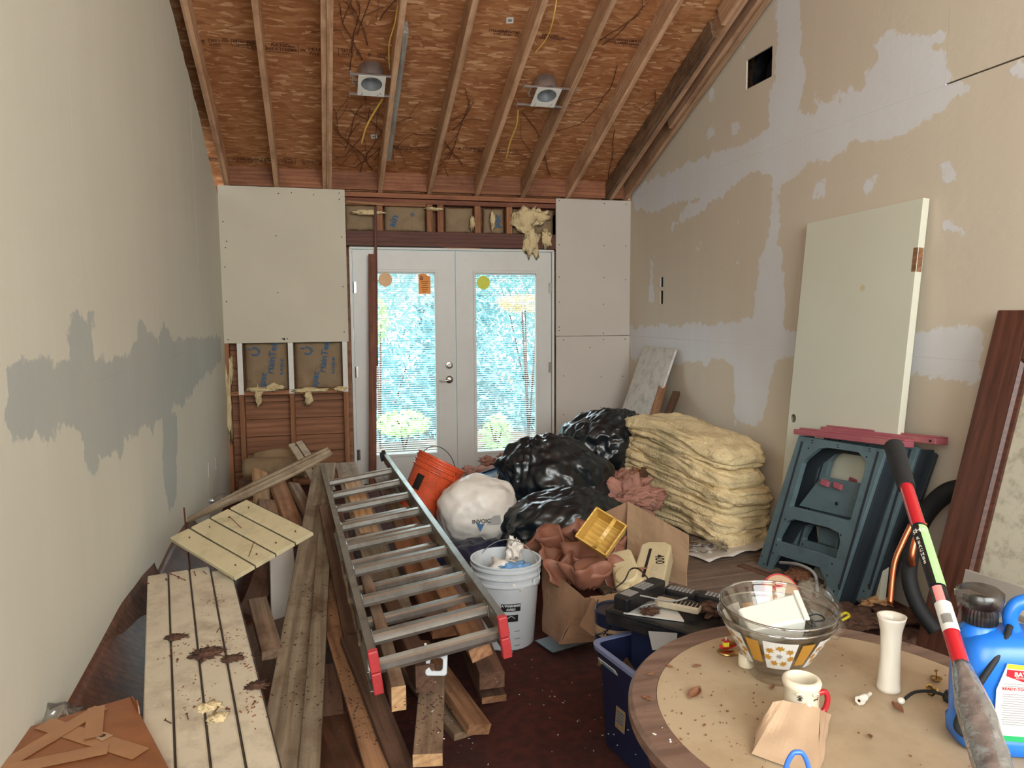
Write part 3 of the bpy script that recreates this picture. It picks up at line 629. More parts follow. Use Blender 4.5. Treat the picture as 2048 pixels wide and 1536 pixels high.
for u, v in ((748, 274), (1020, 42)):
    q = P(u, v, roof=.152); s = (q-V((0, DB, 2.44))).dot(ey); mb = MB(); mb.box(0, 0, .007, .045, .05, .001); lb = roofpart('paper_tag', mb, 'white', roofM(q.x, s, .152) @ T(rz=.2))
    mb = MB(); mb.box(0, .0, .0078, .025, .02, .0004); obj('tag_print', mb, M_['pgrey'], lb)

# ================= THINGS =================
def light(u, v, roofoff, label, x0, x1):
    q = P(u, v, roof=.0); s = (q-V((0, DB, 2.44))).dot(ey)
    M = roofM(q.x, s, .004); t = thing('recessed_light_housing', label, 'light fixture', M, 'recessed light housings between the rafters')
    R_ = .068; W2, H2 = .088, .098
    circ = [(R_*math.cos(2*PI*k/28), .018+R_*math.sin(2*PI*k/28)) for k in range(28)]
    m = plate([(-W2, -H2), (W2, -H2), (W2, H2), (-W2, H2)], [circ[::-1]], .0025); obj('mounting_plate', m, M_['white'], t)
    mb = MB(); mb.lathe([(R_, .002), (R_, -.09), (R_-.012, -.10), (.03, -.105), (.0001, -.105)], 32, Matrix.Translation((0, .018, 0))); mb.lathe([(R_+.012, -.02), (R_+.012, -.118), (.0001, -.12)], 32, Matrix.Translation((0, .018, 0)))
    obj('can', mb, M_['steel'], t, smooth=True, fix=False)
    mb = MB(); mb.lathe([(.028, -.06), (.028, -.1)], 16, Matrix.Translation((0, .018, 0)), capa=True); obj('lamp_socket', mb, M_['pgrey'], t, smooth=True)
    for yy in (H2-.002, -H2+.004):
        mb = MB(); mb.box((x0+x1)/2, yy, -.006, x1-x0, .006, .012); mb.box(x0+.003, yy, -.006, .004, .03, .03); mb.box(x1-.003, yy, -.006, .004, .03, .03); obj('hanger_bar', mb, M_['steel'], t)
    mb = MB(); mb.tube([(-W2, .05, -.03), (-W2-.03, .06, -.03), (-W2-.035, 0, -.025), (-W2, -.03, -.02)], .005, 8); obj('flex_whip', mb, M_['steel'], t, smooth=True)
    for a, b in ((-.05, -.085), (.05, -.085), (-.05, -.07), (.055, -.07)):
        pass
    [obj('rivet', MB().box(a, b, .003, .006, .006, .001), M_['pblk'], t) for a, b in ((-.06, -.085), (-.055, -.07), (.045, -.085), (.06, -.07))]
    return t
light(743, 173, 0, 'recessed can light housing in the bay beside the grey board', -.14, .155)
light(1092, 196, 0, 'recessed can light housing further right, crossed by no grey board', -.19, .19)
def rp(u, v, off): return P(u, v, roof=off)
def hang(label, pts, r, off=.02, m='cable', name='electric_cable', cat='cable', grp=None):
    mb = MB(); q = [rp(u, v, o) for u, v, o in pts]; 
    qq = smooth_path(q, 6); mb.tube(qq, r, 8); return tag(obj(name, mb, M_[m], smooth=True), label, cat, grp)
def smooth_path(p, n=8):
    p = [V(a) for a in p]; out = []
    for i in range(len(p)-1):
        a = p[max(i-1, 0)]; b = p[i]; c = p[i+1]; d = p[min(i+2, len(p)-1)]
        for k in range(n):
            t = k/n; out.append(.5*((2*b)+(c-a)*t+(2*a-5*b+4*c-d)*t*t+(-a+3*b-3*c+d)*t**3))
    out.append(p[-1]); return out
hang('yellow cable stub hanging below the left can light', [(765, 198, .06), (748, 225, .03), (732, 255, -.02), (723, 287, -.06)], .0065)
hang('yellow cable stub hanging below the right can light', [(1036, 220, .07), (1033, 250, .03), (1020, 285, -.01), (1012, 318, -.04)], .0055)
hang('thin pale cable looping down beside the grey board', [(797, 0, .12), (790, 45, .05), (778, 90, .03), (779, 140, .05)], .004)
hang('thin pale cable draped between two rafters by the right can light', [(1113, 0, .1), (1106, 40, .02), (1094, 75, .02), (1068, 108, .02)], .004)
def vine(label, seeds, seed, n=7):
    rd = random.Random(seed); mb = MB()
    for (u, v, ang, ln) in seeds:
        stack = [(u, v, ang, ln, .0028)]
        while stack:
            u_, v_, a, l, r = stack.pop(); pts = []
            steps = max(3, int(l/14)); 
            for k in range(steps+1):
                pts.append(rp(u_, v_, .148-.004*rd.random())); a += rd.uniform(-.25, .25); u_ += 14*math.cos(a); v_ += 14*math.sin(a)
                if rd.random() < .22 and l > 45 and r > .001: stack.append((u_, v_, a+rd.choice((-1, 1))*rd.uniform(.4, .9), l*.55, r*.7))
            mb.tube(pts, r, 5)
    return tag(obj('dried_vine', mb, M_['vine'], smooth=True), label, 'vine', 'dried vines on the roof decking')
vine('dried vine fanning over the decking above the left can light', [(725, 120, -1.75, 130), (715, 70, -1.3, 90), (700, 140, -1.5, 150), (760, 40, -1.2, 60), (735, 90, -1.6, 100)], 4)
vine('dried vine tangle on the decking below the left can light', [(720, 345, -1.2, 130), (745, 340, -2.0, 120), (690, 300, -1.0, 100), (700, 220, .6, 120), (740, 215, 1.9, 120), (765, 290, 2.2, 80)], 9)
vine('dried vine on the decking between the fourth and fifth rafters', [(925, 330, -2.2, 110), (940, 200, 1.9, 130), (905, 260, -.8, 70)], 12)
vine('dried vine running up the decking near the right can light', [(1100, 350, -1.7, 140), (1205, 90, -.7, 130), (1200, 80, -.5, 110), (1235, 130, 1.9, 150), (1230, 260, 1.7, 100), (1310, 180, 1.7, 90)], 15)
mb = MB(); q = [V((RW-.01, *(lambda p: (p.y, p.z))(P(u, v, x=RW-.01)))) for u, v in ((1354, 285), (1357, 310), (1352, 330), (1358, 350), (1354, 372))]; mb.tube(smooth_path(q, 5), .002, 5); tag(obj('dangling_root', mb, M_['vine'], smooth=True), 'thin dried root hanging down the right wall from the last rafter', 'root')

# long boards -------------------------------------------------
def board(name, label, p0, p1, w_, t, m, up=(0, 0, 1), cat='board', grp=None, endm=None, warp=.006, sd=0, rag=0):
    p0, p1 = V(p0), V(p1); L_ = (p1-p0).length; M = frame((p0+p1)/2, p1-p0, up)
    mb = MB(); rs = []; n = max(6, int(L_/.12))
    for k in range(n+1):
        a = k/n; x = (a-.5)*L_; dz = warp*n3(a*2.3, sd, 1.1)*min(1, L_); dy = warp*.6*n3(a*2, sd, 7.7)
        e0 = rag*n3(sd, k*3.1) if k in (0, n) else 0
        rs.append([(x, dy-w_/2, dz-t), (x+e0, dy+w_/2, dz-t), (x+e0, dy+w_/2, dz), (x, dy-w_/2, dz)])
    mb.rings(rs, False, False)
    if endm: mb.cur = 1
    mb.add(rs[0], [(3, 2, 1, 0)]); mb.add(rs[-1], [(0, 1, 2, 3)])
    ms = [M_[m], M_[endm]] if endm else M_[m]
    o = obj(name, mb, ms, None, M, bevel=min(.004, t*.2), seg=2)
    return tag(o, label, cat, grp)
def B(name, label, a, b, w_, t, m, roll=0, **k):
    p0 = P(a[0], a[1], **({'d': a[2]})) ; p1 = P(b[0], b[1], **({'d': b[2]}))
    x = (p1-p0).normalized(); up = V((0, 0, 1)); up = Matrix.Rotation(roll, 3, x) @ up
    return board(name, label, p0, p1, w_, t, m, up, **k)
B('long_board', 'long dusty plank running beside the ladder to the front edge, widest board of the pile', (545, 1600, 2.05), (650, 925, 4.75), .135, .022, 'plank', sd=1)
B('long_board', 'long narrow plank lying just right of the widest plank, left of the ladder', (612, 1600, 2.04), (655, 985, 4.1), .062, .03, 'plank', sd=2)
B('long_board', 'brown board sloping to the front edge under the left foot of the ladder', (790, 1590, 2.12), (640, 1130, 3.4), .118, .022, 'lumor', sd=3)
B('long_board', 'dark narrow board right of the brown sloping board at the front edge', (835, 1600, 2.1), (700, 1270, 2.75), .07, .03, 'lumdark', sd=4)
B('lumber_beam', 'grey beam with a pale freshly cut end below the first ladder rung', (798, 1372, 2.12), (728, 1140, 3.0), .042, .075, 'lum', endm='lumfresh', sd=5, cat='beam')
B('lumber_beam', 'dark brown beam on edge between the pale ended beam and the plastic bracket', (850, 1330, 2.3), (760, 1160, 3.1), .06, .085, 'lumdark', sd=6, cat='beam')
B('lumber_beam', 'flat beam pointing straight to the front edge below the plastic bracket', (855, 1508, 2.12), (866, 1330, 2.6), .086, .04, 'lum', endm='lumfresh', sd=7, cat='beam', warp=.001)
B('lumber_beam', 'orange brown beam pointing right, next to the flat beam', (962, 1448, 2.45), (840, 1280, 2.95), .085, .038, 'lumor', roll=.25, sd=8, cat='beam')
B('lumber_beam', 'thick dark beam end under the right foot of the ladder', (985, 1345, 2.58), (905, 1150, 3.4), .09, .06, 'lumdark', sd=9, cat='beam')
B('lumber_beam', 'thin brown board beneath the thick dark beam end', (988, 1392, 2.62), (905, 1210, 3.35), .09, .025, 'lumdark', endm='lumor', sd=10, cat='beam')
B('lumber_beam', 'split beam with an orange cut end just below the first ladder rung', (958, 1292, 2.32), (850, 1110, 3.2), .07, .045, 'lumor', roll=-.3, sd=11, cat='beam')
B('lumber_beam', 'short beam end low on the carpet under the flat beam', (930, 1462, 2.5), (820, 1330, 2.9), .08, .04, 'lum', sd=12, cat='beam')
# boards seen between the rungs
for i, (a, b, w_, t, m, l) in enumerate((
 ((790, 1215, 2.95), (690, 925, 4.9), .14, .02, 'plank', 'pale wide plank seen through the middle rungs of the ladder'),
 ((905, 1240, 2.95), (760, 940, 4.9), .12, .02, 'lum', 'brown plank under the right half of the ladder rungs'),
 ((760, 1120, 3.4), (700, 950, 4.6), .10, .02, 'lumfresh', 'light coloured plank under the far rungs of the ladder'),
 ((850, 1100, 3.5), (830, 985, 4.6), .16, .02, 'sheath', 'red brown plank under the far right rungs'),
 ((720, 1280, 2.75), (660, 1010, 3.8), .11, .03, 'lumdark', 'dark plank under the left rail of the ladder'),
 ((890, 1260, 2.75), (800, 1060, 3.6), .10, .03, 'sheath', 'red brown beam under the right rungs near the white bucket'))):
    B('loose_plank', l, a, b, w_, t, m, sd=20+i)
# planks low at the left front
for i, (a, b, w_, t, m, l) in enumerate((
 ((660, 1600, 2.25), (640, 1330, 2.75), .14, .03, 'lumdark', 'dark scrap board between the narrow plank and the brown sloping board'),
 ((300, 1560, 2.1), (330, 1300, 2.7), .22, .03, 'veneer', 'dark board under the left edge of the long cream beadboard panel'),
 ((545, 1300, 2.7), (515, 1195, 3.1), .075, .035, 'lum', 'short pale block standing between the cream panel and the widest plank')
 )):
    B('scrap_board', l, a, b, w_, t, m, sd=40+i)
board('scrap_board', 'wide board darkened to fill the shaded gap low under the cream panels', P(430, 1450, z=.08), P(570, 1150, z=.06), .3, .04, 'veneer')  # dark wood colour stands in for the shade of the gap
board('scrap_board', 'wide dark scrap board at the bottom of the front pile', P(735, 1560, z=.06), P(600, 1280, z=.05), .30, .03, 'veneer')
# heap at the far left
for i, (a, b, w_, t, m, roll, l) in enumerate((
 ((605, 1085, 4.0), (553, 955, 4.5), .10, .035, 'lumor', .2, 'brown beam rising behind the moulding strip, left of the widest plank'),
 ((640, 1055, 4.1), (588, 965, 4.5), .07, .035, 'lum', .3, 'short narrow beam between the brown beam and the widest plank'),
 ((530, 1050, 4.1), (522, 940, 4.9), .10, .03, 'lumfresh', .5, 'pale triangular board end sticking up behind the moulding strip'),
 ((560, 1110, 3.9), (535, 998, 4.3), .10, .045, 'lum', .3, 'dusty beam behind the upper edge of the short beadboard panel'),
 ((500, 1040, 4.2), (515, 1000, 4.6), .16, .04, 'lumfresh', 0, 'pale board end just above the short beadboard panel'),
 ((575, 1290, 3.2), (560, 1060, 3.9), .12, .02, 'door', .2, 'cream painted board standing in the dark gap under the short beadboard panel'),
 ((500, 1230, 3.3), (545, 1100, 3.9), .10, .03, 'lumdark', .4, 'dark board in the gap below the short beadboard panel'))):
    B('heap_board', l, a, b, w_, t, m, roll=roll, sd=60+i)
# small stuff: scraps on the lumber
t = thing('plastic_bracket', 'white plastic bracket with a square hole under the first ladder rung', 'bracket', frame(P(874, 1322, d=2.33), Rt, -Fw+V((0, 0, .5))))
rsq = lambda x0, y0, x1, y1, r=.006: [(x0+r, y0), (x1-r, y0), (x1, y0+r), (x1, y1-r), (x1-r, y1), (x0+r, y1), (x0, y1-r), (x0, y0+r)]
m = plate(rsq(-.034, -.045, .034, .04), [rsq(-.02, -.03, .02, .008)[::-1]], .018); obj('bracket_body', m, M_['wplas'], t, bevel=.003)
m = MB(); m.box(-.036, .036, .006, .008, .03, .05); obj('mounting_tab', m, M_['wplas'], t, bevel=.002)
# beadboard panels -------------------------------------------------
def beadpanel(name, label, c00, c10, c11, c01, n, m, grp, nails, offs=None):
    """c00,c10 = left/right corners at the near end, c01,c11 at the far end"""
    c00, c10, c11, c01 = map(V, (c00, c10, c11, c01)); o = (c00+c10+c11+c01)/4
    xd = ((c01+c11)-(c00+c10)).normalized(); yd = ((c00+c01)-(c10+c11)); Wd = yd.length/2; Ln = (((c01+c11)-(c00+c10))/2).length
    up = xd.cross(yd).normalized(); up = up if up.z > 0 else -up
    M = frame(o, xd, up); t = thing(name, label, 'panel', M, grp); w_ = Wd/n
    for i in range(n):
        y0 = Wd/2-w_*(i+1); dx = (offs[i] if offs else 0)
        mb = MB(); prof = [(y0+.0025, -.018), (y0+w_-.0035, -.018), (y0+w_-.0035, -.003), (y0+w_-.007, 0), (y0+.008, 0), (y0+.0025, -.005)]
        rs = []
        for k in range(9):
            a = k/8; z = .002*n3(a*2, i*4); rs.append([(dx+(a-.5)*Ln+(.006 if 0 < j < 5 and k == 8 else 0), py, pz+z) for j, (py, pz) in enumerate(prof)])
        mb.rings(rs); pk = obj('plank', mb, M_[m], t, bevel=.0012)
        if i < n-1 or True:
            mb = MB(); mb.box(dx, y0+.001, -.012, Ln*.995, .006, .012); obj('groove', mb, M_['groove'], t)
    for (a, b, tilt) in nails:
        mb = MB(); mb.tube([(0, 0, 0), (.002, 0, tilt)], .0016, 6); mb.lathe([(.004, tilt), (.004, tilt+.001), (.0001, tilt+.001)], 8); obj('nail', mb, M_['vine'], t, T((a-.5)*Ln, (b-.5)*Wd, 0, ry=random.uniform(-.9, .9), rx=random.uniform(-.9, .9)), smooth=False)
    return t
rn = random.Random(5)
nl = [(a, (i+q)/3, rn.uniform(.008, .02)) for a in (.95, .28) for i in range(3) for q in (.3, .9)]+[(.93, .55, .08), (.6, .3, .02), (.5, .7, .015)]
beadpanel('beadboard_panel', 'long cream beadboard panel of four planks at the left front, scattered with debris', P(305, 1640, d=1.57), P(560, 1640, d=1.57), P(463, 1140, d=2.9), P(294, 1140, d=2.9), 4, 'bead', 'cream beadboard panels in the left pile', nl, (0, 0, 0, -.06))
nl2 = [(a, (i+.5)/4, .006) for a in (.12, .85) for i in range(4)]+[(.15, .7, .06), (.6, .42, .07)]
beadpanel('beadboard_panel', 'short cream beadboard panel lying crosswise on the heap behind the long one', P(475, 1163, d=2.75), P(619, 1055, d=3.05), P(466, 994, d=3.35), P(372, 1083, d=3.0), 4, 'bead2', 'cream beadboard panels in the left pile', nl2)
# fix: short panel planks run the other way -> handled below by ordering
beadpanel('broken_beadboard', 'broken strip of two pale beadboard planks sticking up behind the ladder end', P(668, 975, d=4.45), P(640, 985, d=4.45), P(573, 885, d=5.2), P(608, 885, d=5.2), 2, 'bead', None, [(.9, .5, .02)])
# metal-capped moulding strip across the pile
a, b = P(370, 1046, d=4.02), P(660, 903, d=4.45); M = frame((a+b)/2, b-a, (.1, -.5, .85)); L_ = (b-a).length; mb = MB(); rs = []
prof = [(-.045, 0), (-.045, .012), (-.03, .02), (-.02, .010), (0, .022), (.018, .012), (.03, .02), (.045, .01), (.045, 0)]
for k in range(13):
    f = k/12; wd = 1 if k < 11 else 1-.12*(k-10); rs.append([((f-.5)*L_, p*wd*(.25+.75*min(1, f*2.2)), q+.008*n3(f*2)) for p, q in prof])
mb.rings(rs); tag(obj('moulding_strip', mb, M_['plank'], None, M, auto=50), 'weathered moulding strip lying diagonally from the left wall to the top of the ladder', 'moulding')

a = P(371, 1048, d=3.5); mb = MB(); mb.tube([V((a.x+.02, a.y, .0)), a, a+V((-.003, 0, .08))], .004, 6); tag(obj('upright_stick', mb, M_['veneer']), 'thin dark stick standing upright by the left wall at the end of the moulding strip', 'stick')
# curved dark veneer sheets against the left wall
def veneer(label, y0, y1, ztop, zbot, xb, bow, m, th=.008):
    mb = MB()
    def f(a, b):
        y = y0+(y1-y0)*a; x = (LW+.012)+(xb-LW)*(1-b)**1.4+bow*math.sin(PI*b)*(.6+.4*math.sin(PI*a)); z = zbot+(ztop-zbot)*b+.03*math.sin(PI*a)*b
        return (x, y, z+.01*n3(a*4, b*2))
    mb.grid(f, 22, 10); return tag(obj('curved_panel', mb, M_[m], smooth=True, solid=th, fix=False), label, 'panel')
veneer('dark curved wood panel leaning against the left wall above the taped box', 2.1, 3.25, .33, .02, -.42, .03, 'veneer')
veneer('second curved brown panel leaning on the left wall, edge showing behind the first', 2.5, 3.42, .36, .05, -.50, .0, 'lumdark')
veneer('dark panel leaning on the left wall in the gap under the short beadboard panel', 3.4, 4.4, .30, .0, -.45, .02, 'veneer')
# taped brown box
ce = [P(14, 1512, d=1.72), P(262, 1392, d=1.98), P(352, 1560, d=1.62)]
M = frame(ce[1], (ce[2]-ce[1]), (0, 0, 1)); 
t = thing('taped_box', 'brown cardboard box wrapped in clear tape at the bottom left corner', 'box', M)
lx = (ce[2]-ce[1]).length; ly = abs((M.inverted() @ ce[0]).y); 
Bx, By = lx+.05, ly
mb = MB(); mb.box(Bx/2, -By/2, -.16, Bx, By, .32); obj('carton', mb, M_['carddark'], t, bevel=.004)
print('box', lx, ly, M.inverted() @ ce[0])
for k, (x, y, a, l, wd) in enumerate(((.16, -.12, .5, .34, .05), (.1, -.2, -1.0, .3, .045), (.2, -.24, 1.3, .3, .048), (.09, -.1, -.2, .16, .04))):
    mb = MB(); mb.grid(lambda a_, b_: ((a_-.5)*l, (b_-.5)*wd, .0012*n3(a_*9, b_*3, k)), 12, 2); obj('tape_strip', mb, M_['tape'], t, T(x, y, .0022+.001*k, rz=a), smooth=True, fix=False)
mb = MB(); mb.prism([(-.045, -.004), (.0, -.012), (.03, -.015), (.032, .013), (.0, .012), (-.02, .004)], .0006); rl = obj('torn_label', mb, M_['cardl'], t, T(.16, -.10, .003, rz=.4)); mb = MB(); mb.lathe([(.0001, .0012), (.007, .0012)], 12, T(.012, 0, 0)); obj('label_hole', mb, M_['darkink'], rl)
mb = MB(); mb.prism([(0, 0), (.11, 0), (.10, .02), (.085, .028), (.07, .016), (.02, .012)], .003); obj('torn_flap', mb, M_['carddark'], t, Matrix.Translation((0, -.0, -.003)) @ Matrix.Rotation(PI/2, 4, 'X'))
q = P(105, 1440, d=1.95)
fluff('crumpled_wrap', q, .06, .05, .035, 31, m='film', sub=3, amp=.8); o = bpy.context.view_layer.objects; o = bpy.data.objects['crumpled_wrap']; tag(o, 'crumpled clear plastic wrap behind the taped box against the left wall', 'plastic wrap')
mb = MB(); q = P(115, 1470, d=1.9); mb.box(0, 0, 0, .16, .045, .02); tag(obj('pale_block', mb, M_['cardl'], None, frame(q, (-.4, -.5, -.1)), bevel=.003), 'pale cardboard strip between the taped box and the left wall', 'cardboard')
# light bulb by left wall
t = thing('light_bulb', 'clear glass light bulb lying by the left wall above the moulding strip', 'light bulb', frame(P(440, 998, d=4.35), (.9, .2, .1)))
mb = MB(); mb.lathe([(.0001, .05), (.018, .045), (.03, .03), (.033, .01), (.028, -.012), (.016, -.03), (.014, -.04)], 20, Matrix.Rotation(PI/2, 4, 'Y')); obj('bulb_glass', mb, M_['glass'], t, smooth=True)
mb = MB(); mb.lathe([(.014, -.038), (.014, -.06), (.006, -.066), (.0001, -.066)], 16, Matrix.Rotation(PI/2, 4, 'Y')); obj('bulb_base', mb, M_['steel'], t, smooth=True)
# paper roll and block on the heap
a, b = P(492, 938, d=5.35), P(612, 935, d=5.35); t = thing('kraft_roll', 'torn roll of brown kraft paper against the exposed sheathing', 'paper roll', frame((a+b)/2, b-a))
L_ = (b-a).length; mb = MB(); mb.grid(lambda u, v: ((u-.5)*L_, (.085-.03*v)*math.cos(9.5*v)*(1+.04*n3(u*4, v*3)), (.085-.03*v)*math.sin(9.5*v)), 14, 40); obj('rolled_sheet', mb, M_['kraft'], t, smooth=True, solid=.003, fix=False)
mb = MB(); mb.grid(lambda u, v: ((u-.42)*L_*1.0, .02+.05*v-.02*math.sin(u*6), .075+.06*v*abs(math.sin(2.6*u+.5))), 16, 6); obj('torn_flap', mb, M_['kraft'], t, smooth=True, solid=.002, fix=False)
B('lumber_block', 'short dark block under the kraft paper roll', (485, 956, 5.2), (560, 956, 5.2), .14, .30, 'lumdark', sd=90, cat='block')

# ladder -----------------------------------------------------------
nL, nR = P(742, 1283, d=2.22), P(1008, 1243, d=2.24); fL, fR = P(642, 924, d=4.72), P(772, 912, d=4.78)
xd = ((fL+fR)-(nL+nR)).normalized(); yv = (nL-nR); up = xd.cross(yv).normalized(); up = up if up.z > 0 else -up
LWd = ((nL-nR).length+(fL-fR).length)/2; LL = ((fL+fR)/2-(nL+nR)/2).length
LM = frame((nL+nR)/2, xd, up); print('ladder', LWd, LL, (nL-nR).length, (fL-fR).length)
t = thing('extension_ladder', 'aluminium extension ladder lying across the lumber pile, red end caps', 'ladder', LM)
def rail(y, z0, h, x0, x1, out):
    mb = MB(); mb.box((x0+x1)/2, y, z0-h/2, x1-x0, .004, h); mb.box((x0+x1)/2, y+out*.011, z0-.002, x1-x0, .026, .004); mb.box((x0+x1)/2, y+out*.011, z0-h+.002, x1-x0, .026, .004)
    mb.box((x0+x1)/2, y+out*.003, z0-h*.3, x1-x0, .008, .006); mb.box((x0+x1)/2, y+out*.003, z0-h*.7, x1-x0, .008, .006); return mb
hw = LWd/2
for s in (-1, 1):
    obj('side_rail', rail(s*(hw-.014), 0, .066, 0, LL, s), M_['alu'], t, bevel=.001)
    obj('side_rail', rail(s*(hw-.004), -.068, .066, -.0, LL-.06, s), M_['alu'], t, bevel=.001)
    for z in (-.032, -.101):
        mb = MB(); mb.box(-.012, s*(hw-.004), z, .026, .030, .067); cp = obj('end_cap', mb, M_['red'], t, bevel=.004); cp['label'] = 'red plastic end cap'
sp = .305
def rung(x, z, w_, m='alu'):
    mb = MB(); pr = [(-.018, -.017), (.018, -.017), (.021, -.006), (.020, .012), (.014, .017), (-.014, .017), (-.020, .012), (-.021, -.006)]
    rs = [[(x+a, y, z+b) for a, b in pr] for y in (-w_/2, w_/2)]; mb.rings(rs)
    o = obj('rung', mb, M_[m], t)
    for s in (-1, 1):
        mb = MB(); mb.box(x, s*(w_/2-.003), z, .05, .006, .042); obj('rung_plate', mb, M_['alu'], o, bevel=.003)
for k in range(8):
    rung(.13+sp*k, -.030, LWd-.03); rung(.145+sp*k-.10, -.080, LWd-.012) if k == 0 else rung(.125+sp*k-.03, -.100, LWd-.012)
mb = MB(); mb.lathe([(.018, -.012), (.022, 0), (.018, .012)], 16, T(LL, -(hw-.01), .0) @ Matrix.Rotation(PI/2, 4, 'X'), capa=True, capb=True); mb.box(LL-.01, -(hw-.02), -.02, .05, .03, .05); obj('guide_bracket', mb, M_['rubber'], t, bevel=.002)
mb = MB(); mb.tube([(.05, hw+.008, -.06), (.01, hw+.012, -.065), (.01, hw+.012, -.095), (.05, hw+.008, -.1)], .005, 8); obj('rope_hook', mb, M_['steel'], t, smooth=True)
mb = MB(); rd = random.Random(2); pts = [(.2+.05*k, hw+.016+.006*rd.random(), -.05-.03*rd.random()) for k in range(16)]; mb.tube(smooth_path(pts, 3), .006, 7); obj('frayed_rope', mb, M_['lum'], t, smooth=True)

# tall narrow sticks in front of the left door
a, b = P(751, 414, y=DB-.035), P(754, 732, y=DB-.06); board('tall_stick', 'thin brown stick standing before the header at the left door, above a wider board', a, b, .022, .02, 'header', (0, -1, 0), cat='stick')
a, b = P(745, 508, y=DB-.06), P(746, 990, y=DB-.16); board('tall_board', 'brown board standing upright in front of the left french door glass', a, b, .062, .02, 'redwood', (0, -1, 0))

# ---------------- right and centre heap ----------------
def bag(label, c, s, knot, seed, m='bag', sub=6, cat='bag', name='bin_bag', pl=.10, low=.16, grp=None, zmin=.01, tie=True):
    vs, fs = ico(sub); k = V(knot).normalized(); a1 = k.orthogonal().normalized(); a2 = k.cross(a1); out = []
    sv = V((seed*3.1, seed, seed*.7))
    for p in vs:
        d = 1+low*fbm(p*1.4+sv, 3)
        h = p.dot(k); ang = math.atan2(p.dot(a2), p.dot(a1))
        near = max(0, (h+.35)/1.35)
        ple = abs(n3(math.cos(ang)*4.2+seed, math.sin(ang)*4.2, h*.9))
        d += pl*near*(ple-.25)*1.5
        ps = p-k*(h*.72)+a1*(.3*h*h)
        w_ = fbm(p*3.1+sv, 2); r = 1-abs(noise.noise(ps*2.6+sv*2+V((w_, w_, w_))*.5)); d += (.05 if m == 'bag' else .018)*(r**5)
        r = 1-abs(noise.noise(ps*6.5+sv)); d += (.02 if m == 'bag' else .005)*(r**4)*(.3+near)
        if h > .9 and tie: d += (h-.9)*2.2*(1+.25*n3(ang*3, seed))
        q = V((p.x*s[0], p.y*s[1], p.z*s[2]))*d
        if c[2]+q.z < zmin: q.z = zmin-c[2]+(q.z+c[2]-zmin)*.05
        out.append(q)
    mb = MB(); mb.add(out, fs); o = obj(name, mb, M_[m], None, Matrix.Translation(c), smooth=True, fix=False); tag(o, label, cat, grp); return o
bag('black bin bag with knotted top, furthest back, against the leaning marbled board', P(1200, 893, d=5.35), (.29, .27, .27), (.75, .0, .65), 1.3)
bag('large shiny black bin bag in the middle, below the knotted one', P(1108, 965, d=4.75), (.37, .30, .30), (-.2, -.1, .8), 2.2, pl=.07, tie=False)
bag('black bin bag at the front, behind the yellow basket', P(1125, 1062, d=4.15), (.37, .27, .235), (.5, .1, .8), 3.7, pl=.08, tie=False)
# ears of the knot
t = P(1262, 848, d=5.25)
mb = MB(); 
for k in range(3):
    a = t+V((0, 0, 0)); mb.tube([a, a+V((.03*(k-1), 0, .05)), a+V((.05*(k-1)+.01, .01, .085-.01*k))], [.02, .016, .008], 8)
kn = obj('bag_knot', mb, M_['bag'], None, smooth=True); kn.parent = bpy.data.objects['bin_bag']; kn.matrix_parent_inverse = bpy.data.objects['bin_bag'].matrix_basis.inverted()
wb = bag('white plastic sack with a printed blue triangle beside the orange bucket', P(955, 1022, d=4.2), (.235, .17, .21), (-.3, -.2, -.9), 5.1, m='wbag', sub=5, pl=.03, low=.12, tie=False, name='plastic_sack', cat='sack')
def decal(o, c, txt, size, m, rot=0, off=.004, face=None):
    bpy.context.view_layer.update(); ok, loc, nor, ix, ob_, mt_ = S.ray_cast(bpy.context.evaluated_depsgraph_get(), C0, (V(c)-C0).normalized()); c = loc; off = .006
    n = (C0-V(c)).normalized() if face is None else V(face); M = frame(V(c)+n*off, n.cross(V((0, 0, 1)))*-1, n)
    M = M @ Matrix.Rotation(rot, 4, 'Z')
    if txt == '#tri': mb = MB(); mb.prism([(-size, size), (size, size), (0, -size)], .001); q = link('blue_triangle', mb.mesh('tri', M_[m]), None, M)
    elif txt == '#rect': mb = MB(); mb.prism([(-size, -size*.5), (size, -size*.5), (size, size*.5), (-size, size*.5)], .001); q = link('printed_label', mb.mesh('rect', M_[m]), None, M)
    else: q = text(txt, size, M_[m], None, M, bold=.0006)
    q.parent = o; q.matrix_parent_inverse = o.matrix_basis.inverted(); return q
decal(wb, P(961, 1054, d=3.965), '#tri', .026, 'ink', off=.0); decal(wb, P(963, 1043, d=3.965), 'INVOIC', .03, 'pblk', .05, off=.0)
decal(wb, P(985, 1040, d=3.985), '#rect', .045, 'pgrey', .08, off=0)
# orange bucket
def bucket(label, base, axis, rt, rb_, h, m, roll=0):
    ax = V(axis).normalized(); M = frame(base, ax.orthogonal(), ax); t = thing('bucket', label, 'bucket', M)
    pr = [(.0001, 0), (rb_-.006, 0), (rb_, .006), (rb_+(rt-rb_)*.72, h*.74)]
    for k, zz in enumerate((.76, .85, .93)): r_ = rb_+(rt-rb_)*zz; pr += [(r_, h*zz-.004), (r_+.008, h*zz), (r_+.008, h*zz+.006), (r_, h*zz+.010)]
    pr += [(rt, h-.008), (rt+.006, h-.006), (rt+.006, h), (rt-.002, h), (rt-.004, h-.01), (rb_-.004, .006), (.0001, .006)]
    mb = MB(); mb.lathe(pr, 56); obj('shell', mb, M_[m], t, auto=35)
    for s in (-1, 1):
        mb = MB(); mb.box(0, s*(rb_+(rt-rb_)*.8+.008), h*.8, .045, .012, .03); obj('handle_lug', mb, M_[m], t, bevel=.003)
    return t
